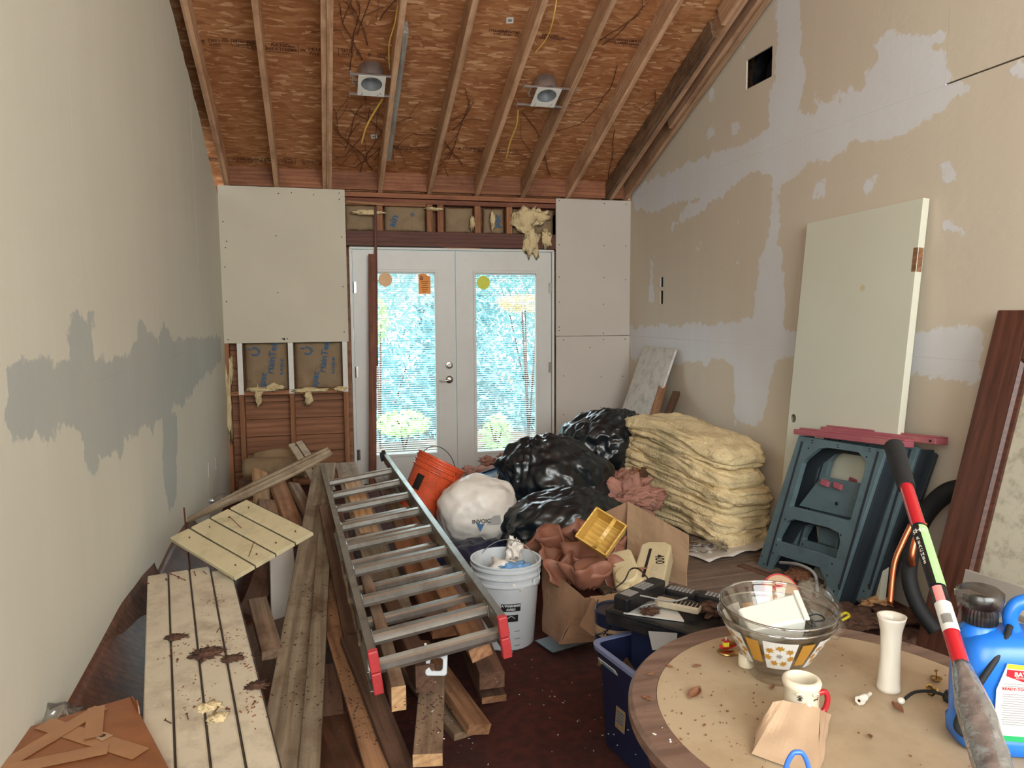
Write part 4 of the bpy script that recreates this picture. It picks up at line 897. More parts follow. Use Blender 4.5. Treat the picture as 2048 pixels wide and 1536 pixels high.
def wirehandle(t, r, h, drop, m='steel'):
    mb = MB(); pts = [(r*math.sin(a), r*math.cos(a)*1.0, 0) for a in np.linspace(0, PI, 20)]
    q = Matrix.Rotation(-drop, 4, 'Y'); mb.tube([V((0, 0, h))+(q @ V((p[0], p[1], 0))) for p in pts], .0022, 6); obj('wire_handle', mb, M_[m], t, smooth=True)
ob, ot = P(843, 1000, d=4.25), P(881, 922, d=4.42)
ot = P(884, 921, d=4.36); vr = ray(884, 921).normalized(); ax_ = P(841, 1009, d=4.36)-ot; ax_ = -(ax_-vr*(ax_.dot(vr)*.85)).normalized()
t = bucket('orange plastic bucket lying tilted on the ladder and white sack', ot-ax_*.34, ax_, .148, .122, .34, 'orange'); wirehandle(t, .15, .27, 2.0, 'rubber')
q = t.matrix_basis.inverted() @ P(820, 957, d=4.14)
n = V((q.x, q.y, 0)).normalized(); mb = MB(); mb.grid(lambda a, b: ((.1365+.02*(b-.3)*.3)*math.cos(math.atan2(n.y, n.x)+(a-.5)*.35), (.1365+.02*(b-.3)*.3)*math.sin(math.atan2(n.y, n.x)+(a-.5)*.35), .13+.09*b), 6, 4); lb_ = obj('warning_label', mb, M_['pblk'], t, solid=-.001, fix=False)
# white bucket with bags inside
wc = P(1026, 1306, z=0); t = bucket('white plastic bucket with printed warning label holding crumpled bags', wc+V((0, .14, 0)), (0.02, .01, 1), .150, .128, .37, 'wplas'); wirehandle(t, .165, .28, 1.2)
WB = t; Mi = t.matrix_basis.inverted()
def onbucket(u, v, w_, h_, m, name, parent=WB):
    d0 = (C0-t.matrix_basis.translation); q = Mi @ P(u, v, d=3.0); ang = math.atan2(q.y, q.x); z = None
    # march along the pixel ray to the shell
    r = ray(u, v); dd = 2.6
    while dd < 3.6:
        q = Mi @ (C0+r*dd); 
        if math.hypot(q.x, q.y) < .128+.022*q.z/.37+.001: break
        dd += .004
    ang = math.atan2(q.y, q.x); z = q.z; R0 = .1285+.022*z/.37
    mb = MB(); mb.grid(lambda a, b: ((R0+.022*(b-.5)*h_/.37+.0012)*math.cos(ang+(a-.5)*w_/R0), (R0+.022*(b-.5)*h_/.37+.0012)*math.sin(ang+(a-.5)*w_/R0), z+(b-.5)*h_), 8, 2)
    o = obj(name, mb, M_[m], parent, solid=0, fix=False); return ang, z, R0
def bentext(s, size, ang, z, R0, m, parent):
    o = text(s, size, M_[m], parent, None, bold=.0007); me = o.data
    for v_ in me.vertices: x, y = v_.co.x, v_.co.y; v_.co = ((R0+.002)*math.cos(ang+x/R0), (R0+.002)*math.sin(ang+x/R0), z+y)
a, z, R0 = onbucket(1022, 1216, .085, .034, 'pblk', 'warning_label'); bentext('A WARNING', .014, a, z+.008, R0, 'wplas', WB); bentext('AVISO', .014, a, z-.008, R0, 'wplas', WB)
a, z, R0 = onbucket(1022, 1237, .062, .03, 'pblk', 'pictogram'); 
mb = MB(); mb.grid(lambda p, q: ((R0+.002)*math.cos(a+(p-.5)*.25), (R0+.002)*math.sin(a+(p-.5)*.25), z-.004+.012*math.sin(p*PI)+.003*q), 8, 1); obj('pictogram_line', mb, M_['wplas'], WB, fix=False)
for k in range(7): onbucket(1010+(k % 2)*24, 1255+k*7, .026, .004, 'pgrey', 'fine_print')
fluff('crumpled_bag', WB.matrix_basis @ V((-.02, -.02, .30)), .10, .10, .06, 3.3, m='wbag', amp=.5, sub=4); tag(bpy.data.objects['crumpled_bag'], 'crumpled clear plastic bag inside the white bucket', 'bag')
fluff('blue_wrapper', WB.matrix_basis @ V((-.03, -.06, .345)), .06, .045, .02, 8.3, m='bluelid', amp=.6, sub=4); tag(bpy.data.objects['blue_wrapper'], 'blue and white plastic wrapper on top in the white bucket', 'wrapper')
fluff('clear_bag_corner', WB.matrix_basis @ V((.09, .01, .38)), .03, .03, .05, 6.3, m='wbag', amp=.8, sub=4); tag(bpy.data.objects['clear_bag_corner'], 'twisted white bag corner sticking up at the right of the white bucket', 'bag')
# pale blue storage lid + pink insulation behind the bags
a, b, c = P(925, 958, d=4.8), P(1048, 915, d=5.3), P(1035, 950, d=4.9)
t = thing('blue_sheet', 'pale blue plastic sheet lying between the orange bucket and the middle black bag', 'lid', frame((a+b)/2-V((0, .0, .03)), b-a, (-.1, -.45, .9)))
mb = MB(); mb.box(0, -.10, 0, (b-a).length*1.15, .24, .012); obj('lid_panel', mb, M_['bluelid'], t, bevel=.004)
mb = MB(); mb.box(0, .022, .004, (b-a).length*1.15, .012, .03); obj('lid_rim', mb, M_['navy'], t, bevel=.003)
for i, (u, v, d, s, l) in enumerate(((975, 922, 5.3, .045, 'pink insulation tuft behind the orange bucket rim, above the blue sheet'), (1012, 914, 5.4, .045, 'pink insulation tuft in front of the right french door'), (1058, 904, 5.5, .065, 'largest pink insulation tuft, below the right door glass'), (935, 938, 5.0, .025, 'small pink tuft right beside the rim of the orange bucket'),
   (1235, 985, 5.0, .19, 'pink insulation heap between the middle bin bag and the leaning boards'), (1255, 1000, 4.7, .15, 'brown pink insulation lump left of the yellow insulation stack'), (1225, 955, 5.3, .14, 'pink insulation showing beneath the knotted bin bag'))):
    q = P(u, v, d=d); o = fluff('insulation_scrap', q, s*1.25, s, s*.7, 50+i*2.3, m='pink', sub=4 if s < .1 else 5, amp=.75, fr=2.6); tag(o, l, 'insulation', 'pink insulation scraps')
for i, (c, s) in enumerate(((V((1.35, 5.85, .06)), .18), (V((1.9, 5.5, .1)), .28), (V((1.6, 4.95, .06)), .22))):
    o = fluff('insulation_heap', c, s*1.3, s, s*.6, 70+i, m='pink', sub=4, amp=.5, flat=-c.z+.01); tag(o, ('pink insulation heap on the floor before the right door', 'pink insulation heap under the knotted bin bag', 'pink insulation heap under the middle bin bag')[i], 'insulation', 'pink insulation scraps')
q = P(1000, 1000, d=4.5); o = fluff('grey_rag', P(1000, 962, d=4.75), .06, .05, .05, 81, m='pgrey', sub=3); tag(o, 'small grey rag between the white sack and the middle bin bag', 'rag')
o = fluff('dark_cloth', V((.75, 3.75, .10)), .26, .22, .12, 91, m='navy', sub=4, amp=.4, flat=-.09); tag(o, 'dark blue cloth on the floor between the ladder and the white bucket', 'cloth')
# cobweb strand? left out: too thin to model as a thing

# yellow insulation stack
A0, B0 = V((2.03, 4.86, 0)), V((2.33, 3.78, 0)); xd = (B0-A0).normalized(); Lx = (B0-A0).length
SM = frame((A0+B0)/2+V((.20, .06, 0)), xd)
def battlayer(label, z, L_, D_, H_, tilt, dx, seed, sag=.03):
    vs, fs = ico(6 if H_ > .05 else 5); out = []
    for p in vs:
        sx = math.copysign(abs(p.x)**.38, p.x); sy = math.copysign(abs(p.y)**.36, p.y); sz = math.copysign(abs(p.z)**.55, p.z)
        q = V((sx*L_/2*.97, sy*D_/2*.97, sz*H_/2*1.12))
        nn = V(p)
        w = fbm(V((q.x*3, q.y*3, q.z*6+seed)), 4)*.028+fbm(V((q.x*12, q.y*12, q.z*14+seed)), 3)*.012
        r = (1-abs(noise.noise(V((q.x*3.5, q.y*5, seed+q.z*20)))))**4*.018-(1-abs(noise.noise(V((q.x*1.6, q.y*2.5+9, seed*2+q.z*24)))))**10*.024
        q += nn*(w+r); q.z += tilt*(q.x/L_)-sag*(q.x/L_*2)**2+.012*n3(q.x*2.5, seed)
        q.x += dx; out.append(q)
    mb = MB(); mb.add(out, fs); o = obj('insulation_batt', mb, M_['fluff'], None, SM @ T(0, 0, z), smooth=True, fix=False)
    return tag(o, label, 'insulation', 'folded yellow insulation batts in the stack')
for z, L_, D_, H_, ti, dx, l in ((.615, 1.02, .44, .13, -.12, -.01, 'topmost folded yellow insulation batt of the stack'), (.495, 1.08, .46, .13, -.13, -.03, 'second yellow insulation batt from the top of the stack'), (.385, 1.12, .48, .12, -.13, .0, 'third yellow insulation batt from the top of the stack'),
     (.29, 1.12, .48, .11, -.12, -.03, 'fourth yellow insulation batt from the top of the stack'), (.205, 1.10, .48, .10, -.09, .01, 'second yellow insulation batt from the bottom of the stack'), (.115, 1.08, .46, .11, -.06, .02, 'bottom yellow insulation batt of the stack on a plastic sheet')):
    battlayer(l, z, L_, D_, H_, ti, dx, z*37)
mb = MB(); mb.grid(lambda a, b: ((a-.5)*1.35, (b-.5)*.75-.12, .012+.03*abs(n3(a*5, b*4))+.06*max(0, abs(a-.35)-.42)*2), 30, 16); o = obj('plastic_sheet', mb, M_['wbag'], None, SM, smooth=True, solid=.003, fix=False); tag(o, 'crumpled white plastic sheet under the yellow insulation stack', 'plastic sheet')
mb = MB(); mb.grid(lambda a, b: (-.60+.12*a+.02*n3(b*6, a*3), .15-.40*b, .02+.42*a*(1-.3*b)+.02*n3(b*4, a*5)), 10, 16); o = obj('paper_wrap', mb, M_['wbag'], None, SM, smooth=True, solid=.002, fix=False); tag(o, 'pale paper wrap standing at the left end of the insulation stack', 'paper')
o = fluff('plastic_lump', P(1408, 1094, z=.05), .12, .08, .03, 12.5, m='film', sub=4, amp=.6); tag(o, 'clear plastic film catching the light beside the cardboard flap', 'plastic film')
# grey plank floor section
t = thing('plank_panel', 'grey boards lying on the floor in front of the yellow insulation stack', 'floorboards', T(1.95, 3.72, .012, rz=.06))
for k in range(9):
    mb = MB(); mb.box(0, 0, 0, 1.15+.03*(k % 3), .112, .02); obj('floorboard', mb, M_['oldfloor'], t, T(.02*(k % 2), -.48+k*.115, 0), bevel=.002)
o = board('broken_board', 'dark broken slat on the floor at the left foot of the sawhorse', P(1480, 1128, z=.03), P(1600, 1170, z=.03), .05, .015, 'lumdark'); 
mb = MB(); pts = [P(u, v, z=.03) for u, v in ((1465, 1178), (1560, 1160), (1700, 1230), (1640, 1290), (1540, 1240), (1470, 1190))]; 
mb.prism([(p.x, p.y) for p in pts][::-1], .006, None, .024); tag(obj('dark_mat', mb, M_['redwood']), 'dark ragged sheet on the floor between the planks and the sawhorse', 'sheet')

# leaning pieces in the back right corner
a, b = P(1325, 694, x=RW-.03), V((2.30, 5.55, .0)); 
q0, q1 = P(1293, 692, x=RW-.02), P(1358, 698, x=RW-.02); wv = (q1-q0).length
m_mar = mat('marbled_board', 'c9c2b8', .4, dirt='5a5450', ds=9, da=.5, var=.04); M_['marb'] = m_mar
board('marbled_board', 'white board with dark specks leaning in the back right corner', b, (q0+q1)/2-V((.03, 0, 0)), wv, .018, 'marb', (-.95, 0, .3))
board('leaning_lumber', 'pale lumber stick leaning on the specked white board, left of the other stick', P(1262, 965, d=4.95), P(1324, 768, x=2.62), .06, .035, 'lumor', (-.7, -.6, .2), endm='lumfresh', cat='lumber')
board('leaning_lumber', 'brown lumber stick leaning right of the paler one, behind the insulation stack', P(1270, 985, d=4.8), P(1352, 782, x=2.66), .055, .035, 'lumdark', (-.6, -.7, .2), cat='lumber')

# white interior door leaning on the right wall
dT0, dT1 = P(1620, 447, x=2.705), P(1853, 396, x=2.705); zt = (dT0.z+dT1.z)/2; Wd = (dT0-dT1).length
bx = 2.56; xd = V((0, -1, 0)); upd = (V((2.705, 0, zt))-V((bx, 0, 0))).normalized()
o0 = V((bx, dT0.y, 0)); Hd = (V((2.705, 0, zt))-V((bx, 0, 0))).length; nrm = xd.cross(upd)
DM = Matrix(((xd.x, upd.x, nrm.x, o0.x), (xd.y, upd.y, nrm.y, o0.y), (xd.z, upd.z, nrm.z, o0.z), (0, 0, 0, 1)))
if nrm.x > 0: print('door normal flipped', nrm)
t = thing('interior_door', 'flat cream interior door leaning against the right wall behind the sawhorse', 'door', DM)
kn_ = DM.inverted() @ P(1591, 838, x=2.6)
kx, ky = .045, kn_.y
circ = [(kx+.024*math.cos(k*PI/10), ky+.024*math.sin(k*PI/10)) for k in range(20)]
tilt = (dT1.z-dT0.z)
m = plate([(0, 0), (Wd, 0), (Wd, Hd+tilt/2), (0, Hd-tilt/2)], [circ[::-1]], .036, T(0, 0, -.018)); obj('door_slab', m, M_['cream'], t, bevel=.002)
mb = MB(); mb.lathe([(.024, .0), (.024, -.03), (.0001, -.03)], 20, T(kx, ky, .016)); obj('lock_bore', mb, M_['lumor'], t, fix=False)
mb = MB(); mb.lathe([(.0001, .0009), (.013, .0009)], 20, T(Wd*.60, Hd*.80, .0182)); mb.lathe([(.013, .0012), (.0155, .0012)], 20, T(Wd*.60, Hd*.80, .0182)); obj('filled_hole', mb, M_['ivory'], t)
mb = MB(); mb.box(Wd+.0008, Hd-.27, 0, .002, .11, .026); mb.box(Wd-.012, Hd-.27, .0182, .026, .11, .001); obj('hinge_mortise', mb, M_['lumor'], t)

# brown framed panel at the right edge
pz = (P(2005, 622, x=2.70), P(1850, 1235, x=2.4)); 
bo = V((2.4-.16*(.3/1.277), 2.41, 0)); upd = (pz[0]-bo); upd.y = 0; upd.normalize(); xd = V((0, -1, 0)); nrm = xd.cross(upd)
FM = Matrix(((xd.x, upd.x, nrm.x, bo.x), (xd.y, upd.y, nrm.y, bo.y), (xd.z, upd.z, nrm.z, bo.z), (0, 0, 0, 1))); FI = FM.inverted()
def onplane(M, u, v, off=0):
    Mi = M.inverted(); o = Mi @ C0; r = (Mi.to_3x3() @ ray(u, v)); tt = (off-o.z)/r.z; q = o+r*tt; return (q.x, q.y)
top_ = onplane(FM, 2005, 622)[1]; i1 = onplane(FM, 2048, 790); i2 = onplane(FM, 1960, 1170)
print('frame', top_, i1, i2, onplane(FM, 1850, 1235))
t = thing('framed_panel', 'dark brown framed panel leaning on the right wall at the right edge', 'panel', FM)
sw = (i1[0]+i2[0])/2; WF = .95
for nm, (x0, y0, x1, y1) in (('stile', (0, 0, sw*.78, top_)), ('stile', (WF-sw*.78, 0, WF, top_)), ('top_rail', (sw*.78, top_-sw, WF-sw*.78, top_)), ('bottom_rail', (sw*.78, 0, WF-sw*.78, .1))):
    mb = MB(); v_ = y1-y0 > x1-x0
    if v_: mb.box(0, 0, 0, y1-y0, x1-x0, .035); MM = T((x0+x1)/2, (y0+y1)/2, 0, rz=PI/2)
    else: mb.box(0, 0, 0, x1-x0, y1-y0, .035); MM = T((x0+x1)/2, (y0+y1)/2, 0)
    obj(nm, mb, M_['brn'], t, MM, bevel=.004)
mb = MB(); rs = []
a0 = sw*.78
for (x, y) in ((a0, .1), (a0, top_-sw), (WF-a0, top_-sw), (WF-a0, .1)):
    sx = 1 if x < WF/2 else -1; sy = 1 if y < top_/2 else -1
    rs.append([(x-.002*sx, y-.002*sy, .012), (x+.006*sx, y+.006*sy, .022), (x+.016*sx, y+.016*sy, .010), (x+.030*sx, y+.030*sy, .006), (x+.03*sx, y+.03*sy, -.01), (x-.002*sx, y-.002*sy, -.01)])
rs.append(rs[0]); mb.rings(rs, False, False); obj('moulding', mb, M_['brn'], t, auto=30)
M_['marb2'] = mat('pale_marked_board', 'c6c2ae', .5, dirt='5a4a3a', ds=14, da=.55, var=.04)
mb = MB(); mb.box(WF/2, .06+top_/2, -.008, WF-2*a0, top_-.12, .006); obj('inset_board', mb, M_['marb2'], t)
a = onplane(FM, 2000, 1175); 
q = P(1990, 1205, z=.40); board('grey_sill', 'grey board standing across the foot of the framed panel', P(1925, 1165, d=2.6), P(2120, 1235, d=2.05), .10, .02, 'door', (-.9, -.2, .3), cat='board'); 
board('white_strip', 'white strip lying in front of the framed panel by the blue sprayer', P(1925, 1178, d=2.45), P(2100, 1245, d=1.95), .05, .02, 'door', (0, 0, 1), cat='strip')

# sawhorses
TLp, BLp = P(1597, 871, x=2.45), V((2.335, 3.545, 0)); xd = V((.07, -.57, .015)).normalized(); upd = (TLp-BLp); upd -= xd*upd.dot(xd); upd.normalize(); nrm = xd.cross(upd)
HM = Matrix(((xd.x, upd.x, nrm.x, BLp.x), (xd.y, upd.y, nrm.y, BLp.y), (xd.z, upd.z, nrm.z, BLp.z), (0, 0, 0, 1)))
cz = lambda L_: [onplane(HM, 1240+x/2.535, 800+y/2.535) for x, y in L_]
outer = cz([(905, 180), (1335, 250), (1345, 262), (1090, 1040), (1040, 1012), (1033, 990), (1045, 930), (1010, 850), (800, 787), (735, 885), (690, 850)])
h1 = cz([(940, 300), (1005, 248), (1050, 242), (1205, 265), (1245, 312), (1235, 370), (1168, 605), (1150, 610), (862, 538), (880, 480), (925, 320)])
h2 = cz([(797, 702), (845, 617), (880, 605), (1055, 648), (1108, 675), (1115, 720), (1092, 805), (990, 768), (800, 714)])
def ccw(p): return p if sum(p[i][0]*p[(i+1) % len(p)][1]-p[(i+1) % len(p)][0]*p[i][1] for i in range(len(p))) > 0 else p[::-1]
def sawhorse(label, M):
    t = thing('folding_sawhorse', label, 'sawhorse', M)
    m = plate(ccw(outer), [ccw(h1)[::-1], ccw(h2)[::-1]], .03, T(0, 0, -.03)); obj('leg_frame', m, M_['saw'], t, bevel=.003)
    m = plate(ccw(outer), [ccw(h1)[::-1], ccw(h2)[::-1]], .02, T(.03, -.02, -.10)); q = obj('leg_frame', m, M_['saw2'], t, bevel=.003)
    for L_ in (((925, 210), (745, 840)), ((1310, 262), (1110, 960))):
        p = cz(L_); a, b = V((*p[0], .0005)), V((*p[1], .0005)); mb = MB(); mb.box(0, 0, 0, (b-a).length, .012, .003); obj('groove', mb, M_['saw2'], t, frame((a+b)/2, b-a))
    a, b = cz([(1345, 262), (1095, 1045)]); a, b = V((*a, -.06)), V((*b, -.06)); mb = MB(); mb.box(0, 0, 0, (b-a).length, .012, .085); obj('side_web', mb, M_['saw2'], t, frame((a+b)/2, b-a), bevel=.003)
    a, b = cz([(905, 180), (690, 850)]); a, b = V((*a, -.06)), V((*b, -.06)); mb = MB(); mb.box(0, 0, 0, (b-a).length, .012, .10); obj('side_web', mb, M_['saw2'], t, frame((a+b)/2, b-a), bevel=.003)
    p = cz([(985, 385), (1225, 430), (1160, 605), (870, 535)]); mb = MB(); mb.prism(ccw(p), .012, T(0, 0, -.06)); tr_ = obj('tray', mb, M_['saw'], t, bevel=.002)
    mb = MB(); mb.lathe([(.0001, .001), (.010, .001)], 12, T(*cz([(1062, 525)])[0], -.047)); obj('tray_hole', mb, M_['black'], tr_)
    for x in (1020, 1090, 1150, 1200):
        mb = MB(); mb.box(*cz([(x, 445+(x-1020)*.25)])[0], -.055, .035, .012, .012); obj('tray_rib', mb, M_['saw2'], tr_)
    p = cz([(1010, 420), (1075, 435)])
    for q in p: mb = MB(); mb.box(0, 0, 0, .05, .03, .02); obj('red_latch', mb, M_['rail'], t, T(*q, -.04, rz=-.15), bevel=.004)['label'] = 'dusty red latch'
    mb = MB(); mb.box(*cz([(985, 690)])[0], -.10, .13, .10, .02); obj('hinge_plate', mb, M_['saw'], t, bevel=.02)
    p = cz([(890, 160), (1440, 225)]); L2 = p[1][0]-p[0][0]
    ang = math.atan2(p[1][1]-p[0][1], L2)
    mb = MB(); mb.box(0, 0, .01, L2, .028, .08); mb.box(0, .018, -.01, L2*.98, .01, .06); rl = obj('top_rail', mb, M_['rail'], t, T((p[0][0]+p[1][0])/2, (p[0][1]+p[1][1])/2, -.035, rz=ang), bevel=.004); rl['label'] = 'dusty red top rail'
    mb = MB(); mb.lathe([(.0001, .001), (.006, .001)], 12, T(L2/2-.02, 0, .0555)); obj('rivet_hole', mb, M_['black'], rl)
    bs = MB()
    for x, y in ((975, 205), (1105, 228), (1265, 248)):
        for k in (0, 12): q = cz([(x, y+k)])[0]; bs.box(*q, .0003, .012, .004, .001)
    for x, y in ((955, 245), (1250, 288), (838, 605), (1120, 685), (793, 735), (1075, 830), (775, 775), (1050, 890), (730, 830), (1085, 970), (718, 790), (1108, 940)): q = cz([(x, y)])[0]; bs.box(*q, .0003, .007, .009, .001)
    o = obj('slots_and_bolts', bs, M_['black'], t); o['kind'] = 'stuff'
    return t
sawhorse('front teal grey folding sawhorse with dusty red top, leaning by the cream door', HM)
sawhorse('second folded sawhorse standing directly behind the front one', Matrix.Translation((.10, -.085, .022)) @ HM)
# leftover shovel-like pole
pA, pB = P(2018, 1640, d=1.02), P(1788, 893, d=1.78); xd = pB-pA; L_ = xd.length; PM = frame(pA, xd); PIv = PM.inverted()
t = thing('lopper_pole', 'red and black pole with labels, wrapped in duct tape near the table', 'pole', PM)
def along(u, v):   # distance along the pole whose projection is nearest the pixel row
    best = min(range(0, 1001), key=lambda k: abs(prow(pA+(pB-pA)*(k/1000))-v)); return L_*best/1000
def prow(p): 
    d = p-C0; return 768-F_*d.dot(Up)/d.dot(Fw)
def seg(name, v0, v1, r0, r1, m, n=16):
    a, b = along(0, v0), along(0, v1); mb = MB(); mb.lathe([(.0001, a), (r0, a), (r1, b), (.0001, b)], n, Matrix.Rotation(PI/2, 4, 'Y')); return obj(name, mb, M_[m], t, auto=40)
seg('black_grip', 975, 893, .0185, .0225, 'rubber'); seg('red_tube', 1345, 965, .0135, .0145, 'redc'); 
seg('black_tube', 1215, 1055, .0140, .0148, 'blk')
def wraplab(name, v0, v1, a0, a1, m, r=.0154):
    a, b = along(0, v0), along(0, v1); mb = MB(); mb.grid(lambda p, q: (a+(b-a)*p, r*math.cos(a0+(a1-a0)*q), r*math.sin(a0+(a1-a0)*q)), 2, 10); return obj(name, mb, M_[m], t, fix=False, solid=0)
cam_l = PM.inverted().to_3x3() @ (C0-(pA+pB)/2); ca = math.atan2(cam_l.z, cam_l.y)
print('pole cam ang', ca)
wraplab('green_label', 1178, 1060, ca+.05, ca+1.5, 'green'); wraplab('black_label', 1178, 1060, ca-1.2, ca+.05, 'pblk', .0153)
wraplab('oval_sticker', 1212, 1182, ca-.6, ca+.5, 'ppink', .0155)
wraplab('barcode_label', 1268, 1212, ca-1.1, ca+1.3, 'wlabel', .0152)
bars = MB(); x0_ = along(0, 1256); x1_ = along(0, 1238)
for k in range(14): 
    aa = ca-.6+k*.085; bars.grid(lambda p, q: (x0_+(x1_-x0_)*p, .0154*math.cos(aa+.045*q), .0154*math.sin(aa+.045*q)), 1, 1)
o = obj('barcode', bars, M_['pblk'], t, fix=False); o['kind'] = 'stuff'
def poletext(s, size, v, ang, m, r=.0156):
    o = text(s, size, M_[m], t, None, bold=.0005); x0 = along(0, v)
    for v_ in o.data.vertices:
        x, y = v_.co.x, v_.co.y; aa = ang+x/r; v_.co = (x0+y, r*math.cos(aa), r*math.sin(aa))
poletext('SHA', .016, 1071, ca-.1, 'wlabel'); 
for k, s in enumerate('REACHES'): poletext(s, .011, 1085+k*8, ca-.55, 'wlabel')
# duct tape wrap: flattened bulge
mb = MB(); rs = []; a0, a1 = along(0, 1640), along(0, 1330)
for k in range(41):
    f = k/40; x = a0+(a1-a0)*f; w_ = .034*(1-f)**.35+.018 if f < .97 else .019; w_ = .0145+.0125*min(1, (1-f)*3.2); h_ = .0145+.006*min(1, (1-f)*3)
    rs.append([(x, (w_+.0025*n3(f*9, j*.7))*math.cos(2*PI*j/28), (h_+.003*n3(f*14, j*.9, 3))*math.sin(2*PI*j/28)) for j in range(28)])
mb.rings(rs); dt = obj('duct_tape_wrap', mb, M_['duct'], t, Matrix.Rotation(ca+PI/2, 4, 'X'), smooth=True); dt['label'] = 'silver duct tape wrapping'

# copper pipes and black foam pipe
def pipe(label, pts, r, m, name, cat='pipe', grp=None, n=12):
    mb = MB(); mb.tube(smooth_path(pts, 8), r, n); return tag(obj(name, mb, M_[m], smooth=True), label, cat, grp)
pipe('large black foam covered pipe looping behind the pole by the framed panel', [P(1960, 975, x=2.70), P(1895, 985, x=2.66), P(1845, 1035, x=2.62), P(1825, 1090, x=2.56)], .042, 'rubber', 'foam_pipe')
pipe('black foam pipe dropping to the floor right of the copper pipes', [P(1828, 1085, d=3.08), P(1818, 1150, d=3.0), P(1835, 1210, d=2.95), P(1872, 1262, d=2.9)], .030, 'rubber', 'foam_pipe')
pipe('bent copper pipe nearest the sawhorse legs', [P(1822, 1050, d=2.98), P(1805, 1085, d=2.97), P(1788, 1130, d=2.95), P(1780, 1208, d=2.9)], .011, 'copper', 'copper_pipe')
pipe('short copper pipe right of the longer bent one', [P(1850, 1045, d=2.98), P(1832, 1078, d=2.97), P(1824, 1112, d=2.96), P(1826, 1130, d=2.97)], .013, 'copper', 'copper_pipe')
pipe('thin black cable coiled in the foot opening of the sawhorse', [P(1560, 1125, z=.12), P(1600, 1130, z=.16), P(1630, 1150, z=.14), P(1634, 1195, z=.02)], .008, 'pgrey', 'cable', 'cable')
for i, (u, v, s, m, l) in enumerate(((1600, 1150, .05, 'leafd', 'dark debris heap between the sawhorse feet'), (1750, 1210, .05, 'lumfresh', 'pale scrap lying at the foot of the second sawhorse'), (1850, 1290, .12, 'dirt', 'dark rubbish pile below the framed panel'), (1700, 1235, .1, 'dirt', 'dark rubbish pile behind the table by the sawhorse foot'), (1790, 1235, .09, 'dirt', 'dark rubbish pile behind the white vase'), (1620, 1255, .1, 'dirt', 'dark rubbish behind the glass bowls'))):
    q = P(u, v, z=.04); o = fluff('rubbish_heap' if i != 1 else 'wood_scrap', q, s*1.4, s, .035, 100+i*1.7, m=m, sub=4, amp=.6, flat=-.03); tag(o, l, 'rubbish' if i != 1 else 'scrap')
pipe('yellow strap lying curled on the rubbish behind the glass bowls', [P(1672, 1238, z=.12), P(1690, 1226, z=.12), P(1698, 1232, z=.12), P(1685, 1240, z=.12)], .006, 'yellow', 'strap', 'strap')

# ---------------- cardboard, appliances, electronics ----------------
def quadsheet(name, c, th, m, parent=None, warp=0, nu=8, nv=8, seed=0, **k):
    c = [V(p) for p in c]; mb = MB()
    def f(a, b):
        p = (c[0]*(1-a)+c[1]*a)*(1-b)+(c[3]*(1-a)+c[2]*a)*b; return p+(c[1]-c[0]).cross(c[3]-c[0]).normalized()*warp*n3(a*2.5, b*2.5, seed)
    mb.grid(f, nu, nv); return obj(name, mb, M_[m], parent, solid=th, fix=False, smooth=False, **k)
t = thing('cardboard_box', 'open cardboard box beside the white bucket, filled with terracotta pieces', 'box', I4)
a = P(1085, 1120, d=3.35); b = P(1170, 1196, d=2.98); c = P(1119, 1288, d=2.95); e = P(1086, 1262, d=3.2)
quadsheet('side_panel', (a, b, c, e), .004, 'card', t, .01)
b2 = P(1300, 1178, d=3.05); c2 = P(1290, 1275, d=3.1)
quadsheet('front_panel', (b, b2, c2, c), .004, 'card', t, .008)
f1 = P(1256, 1003, d=3.75); f2 = P(1378, 1070, d=3.42); f3 = P(1374, 1172, d=3.35); f4 = P(1252, 1140, d=3.6)
fl = quadsheet('raised_flap', (f1, f2, f3, f4), .004, 'cardl', t, .012)
quadsheet('back_panel', (P(1256, 1003, d=3.76), P(1100, 1075, d=3.9), P(1100, 1180, d=3.8), P(1250, 1140, d=3.7)), .004, 'card', t, .01)
# terracotta pieces
rt = random.Random(11)
spots = [(1130, 1090, 3.5, .16, .4), (1180, 1075, 3.6, .12, .1), (1115, 1125, 3.3, .12, -.3), (1160, 1130, 3.25, .14, .5), (1205, 1150, 3.15, .17, -.2), (1222, 1170, 3.1, .13, .2), (1175, 1165, 3.1, .13, .8), (1210, 1115, 3.35, .12, -.6), (1140, 1155, 3.15, .11, 1.2), (1225, 1135, 3.25, .12, .9)]
words = ['back left of the heap under the basket', 'behind the basket', 'by the white bucket rim', 'in the middle of the heap', 'at the front of the heap', 'beside the cream appliance foot', 'at the front corner of the box', 'right under the basket', 'at the left front of the heap', 'between the basket and the cream appliance']
for i, (u, v, d, s, rz) in enumerate(spots):
    mb = MB()
    def f(a, b):
        th = (a-.5)*2*PI*.55; r = s*(.25+.75*b)*(1+.22*math.cos(th*5+i)*b); return (r*math.cos(th), r*math.sin(th)*.8, .07*b*b*s/.1+.012*n3(a*8, b*4, i)-.02*math.cos(th*3)*b)
    mb.grid(f, 34, 9); o = obj('terracotta_shard', mb, M_['terra'], None, Matrix.Translation(P(u, v, d=d)-V((0, 0, .03))) @ Matrix.Rotation(rt.uniform(0, 6.28), 4, 'Z') @ Matrix.Rotation(rt.uniform(-.6, .6), 4, 'X') @ Matrix.Rotation(rt.uniform(-.5, .5), 4, 'Y'), smooth=True, solid=.007, fix=False)
    tag(o, 'lobed terracotta piece '+words[i], 'terracotta', 'terracotta pieces in the cardboard box')
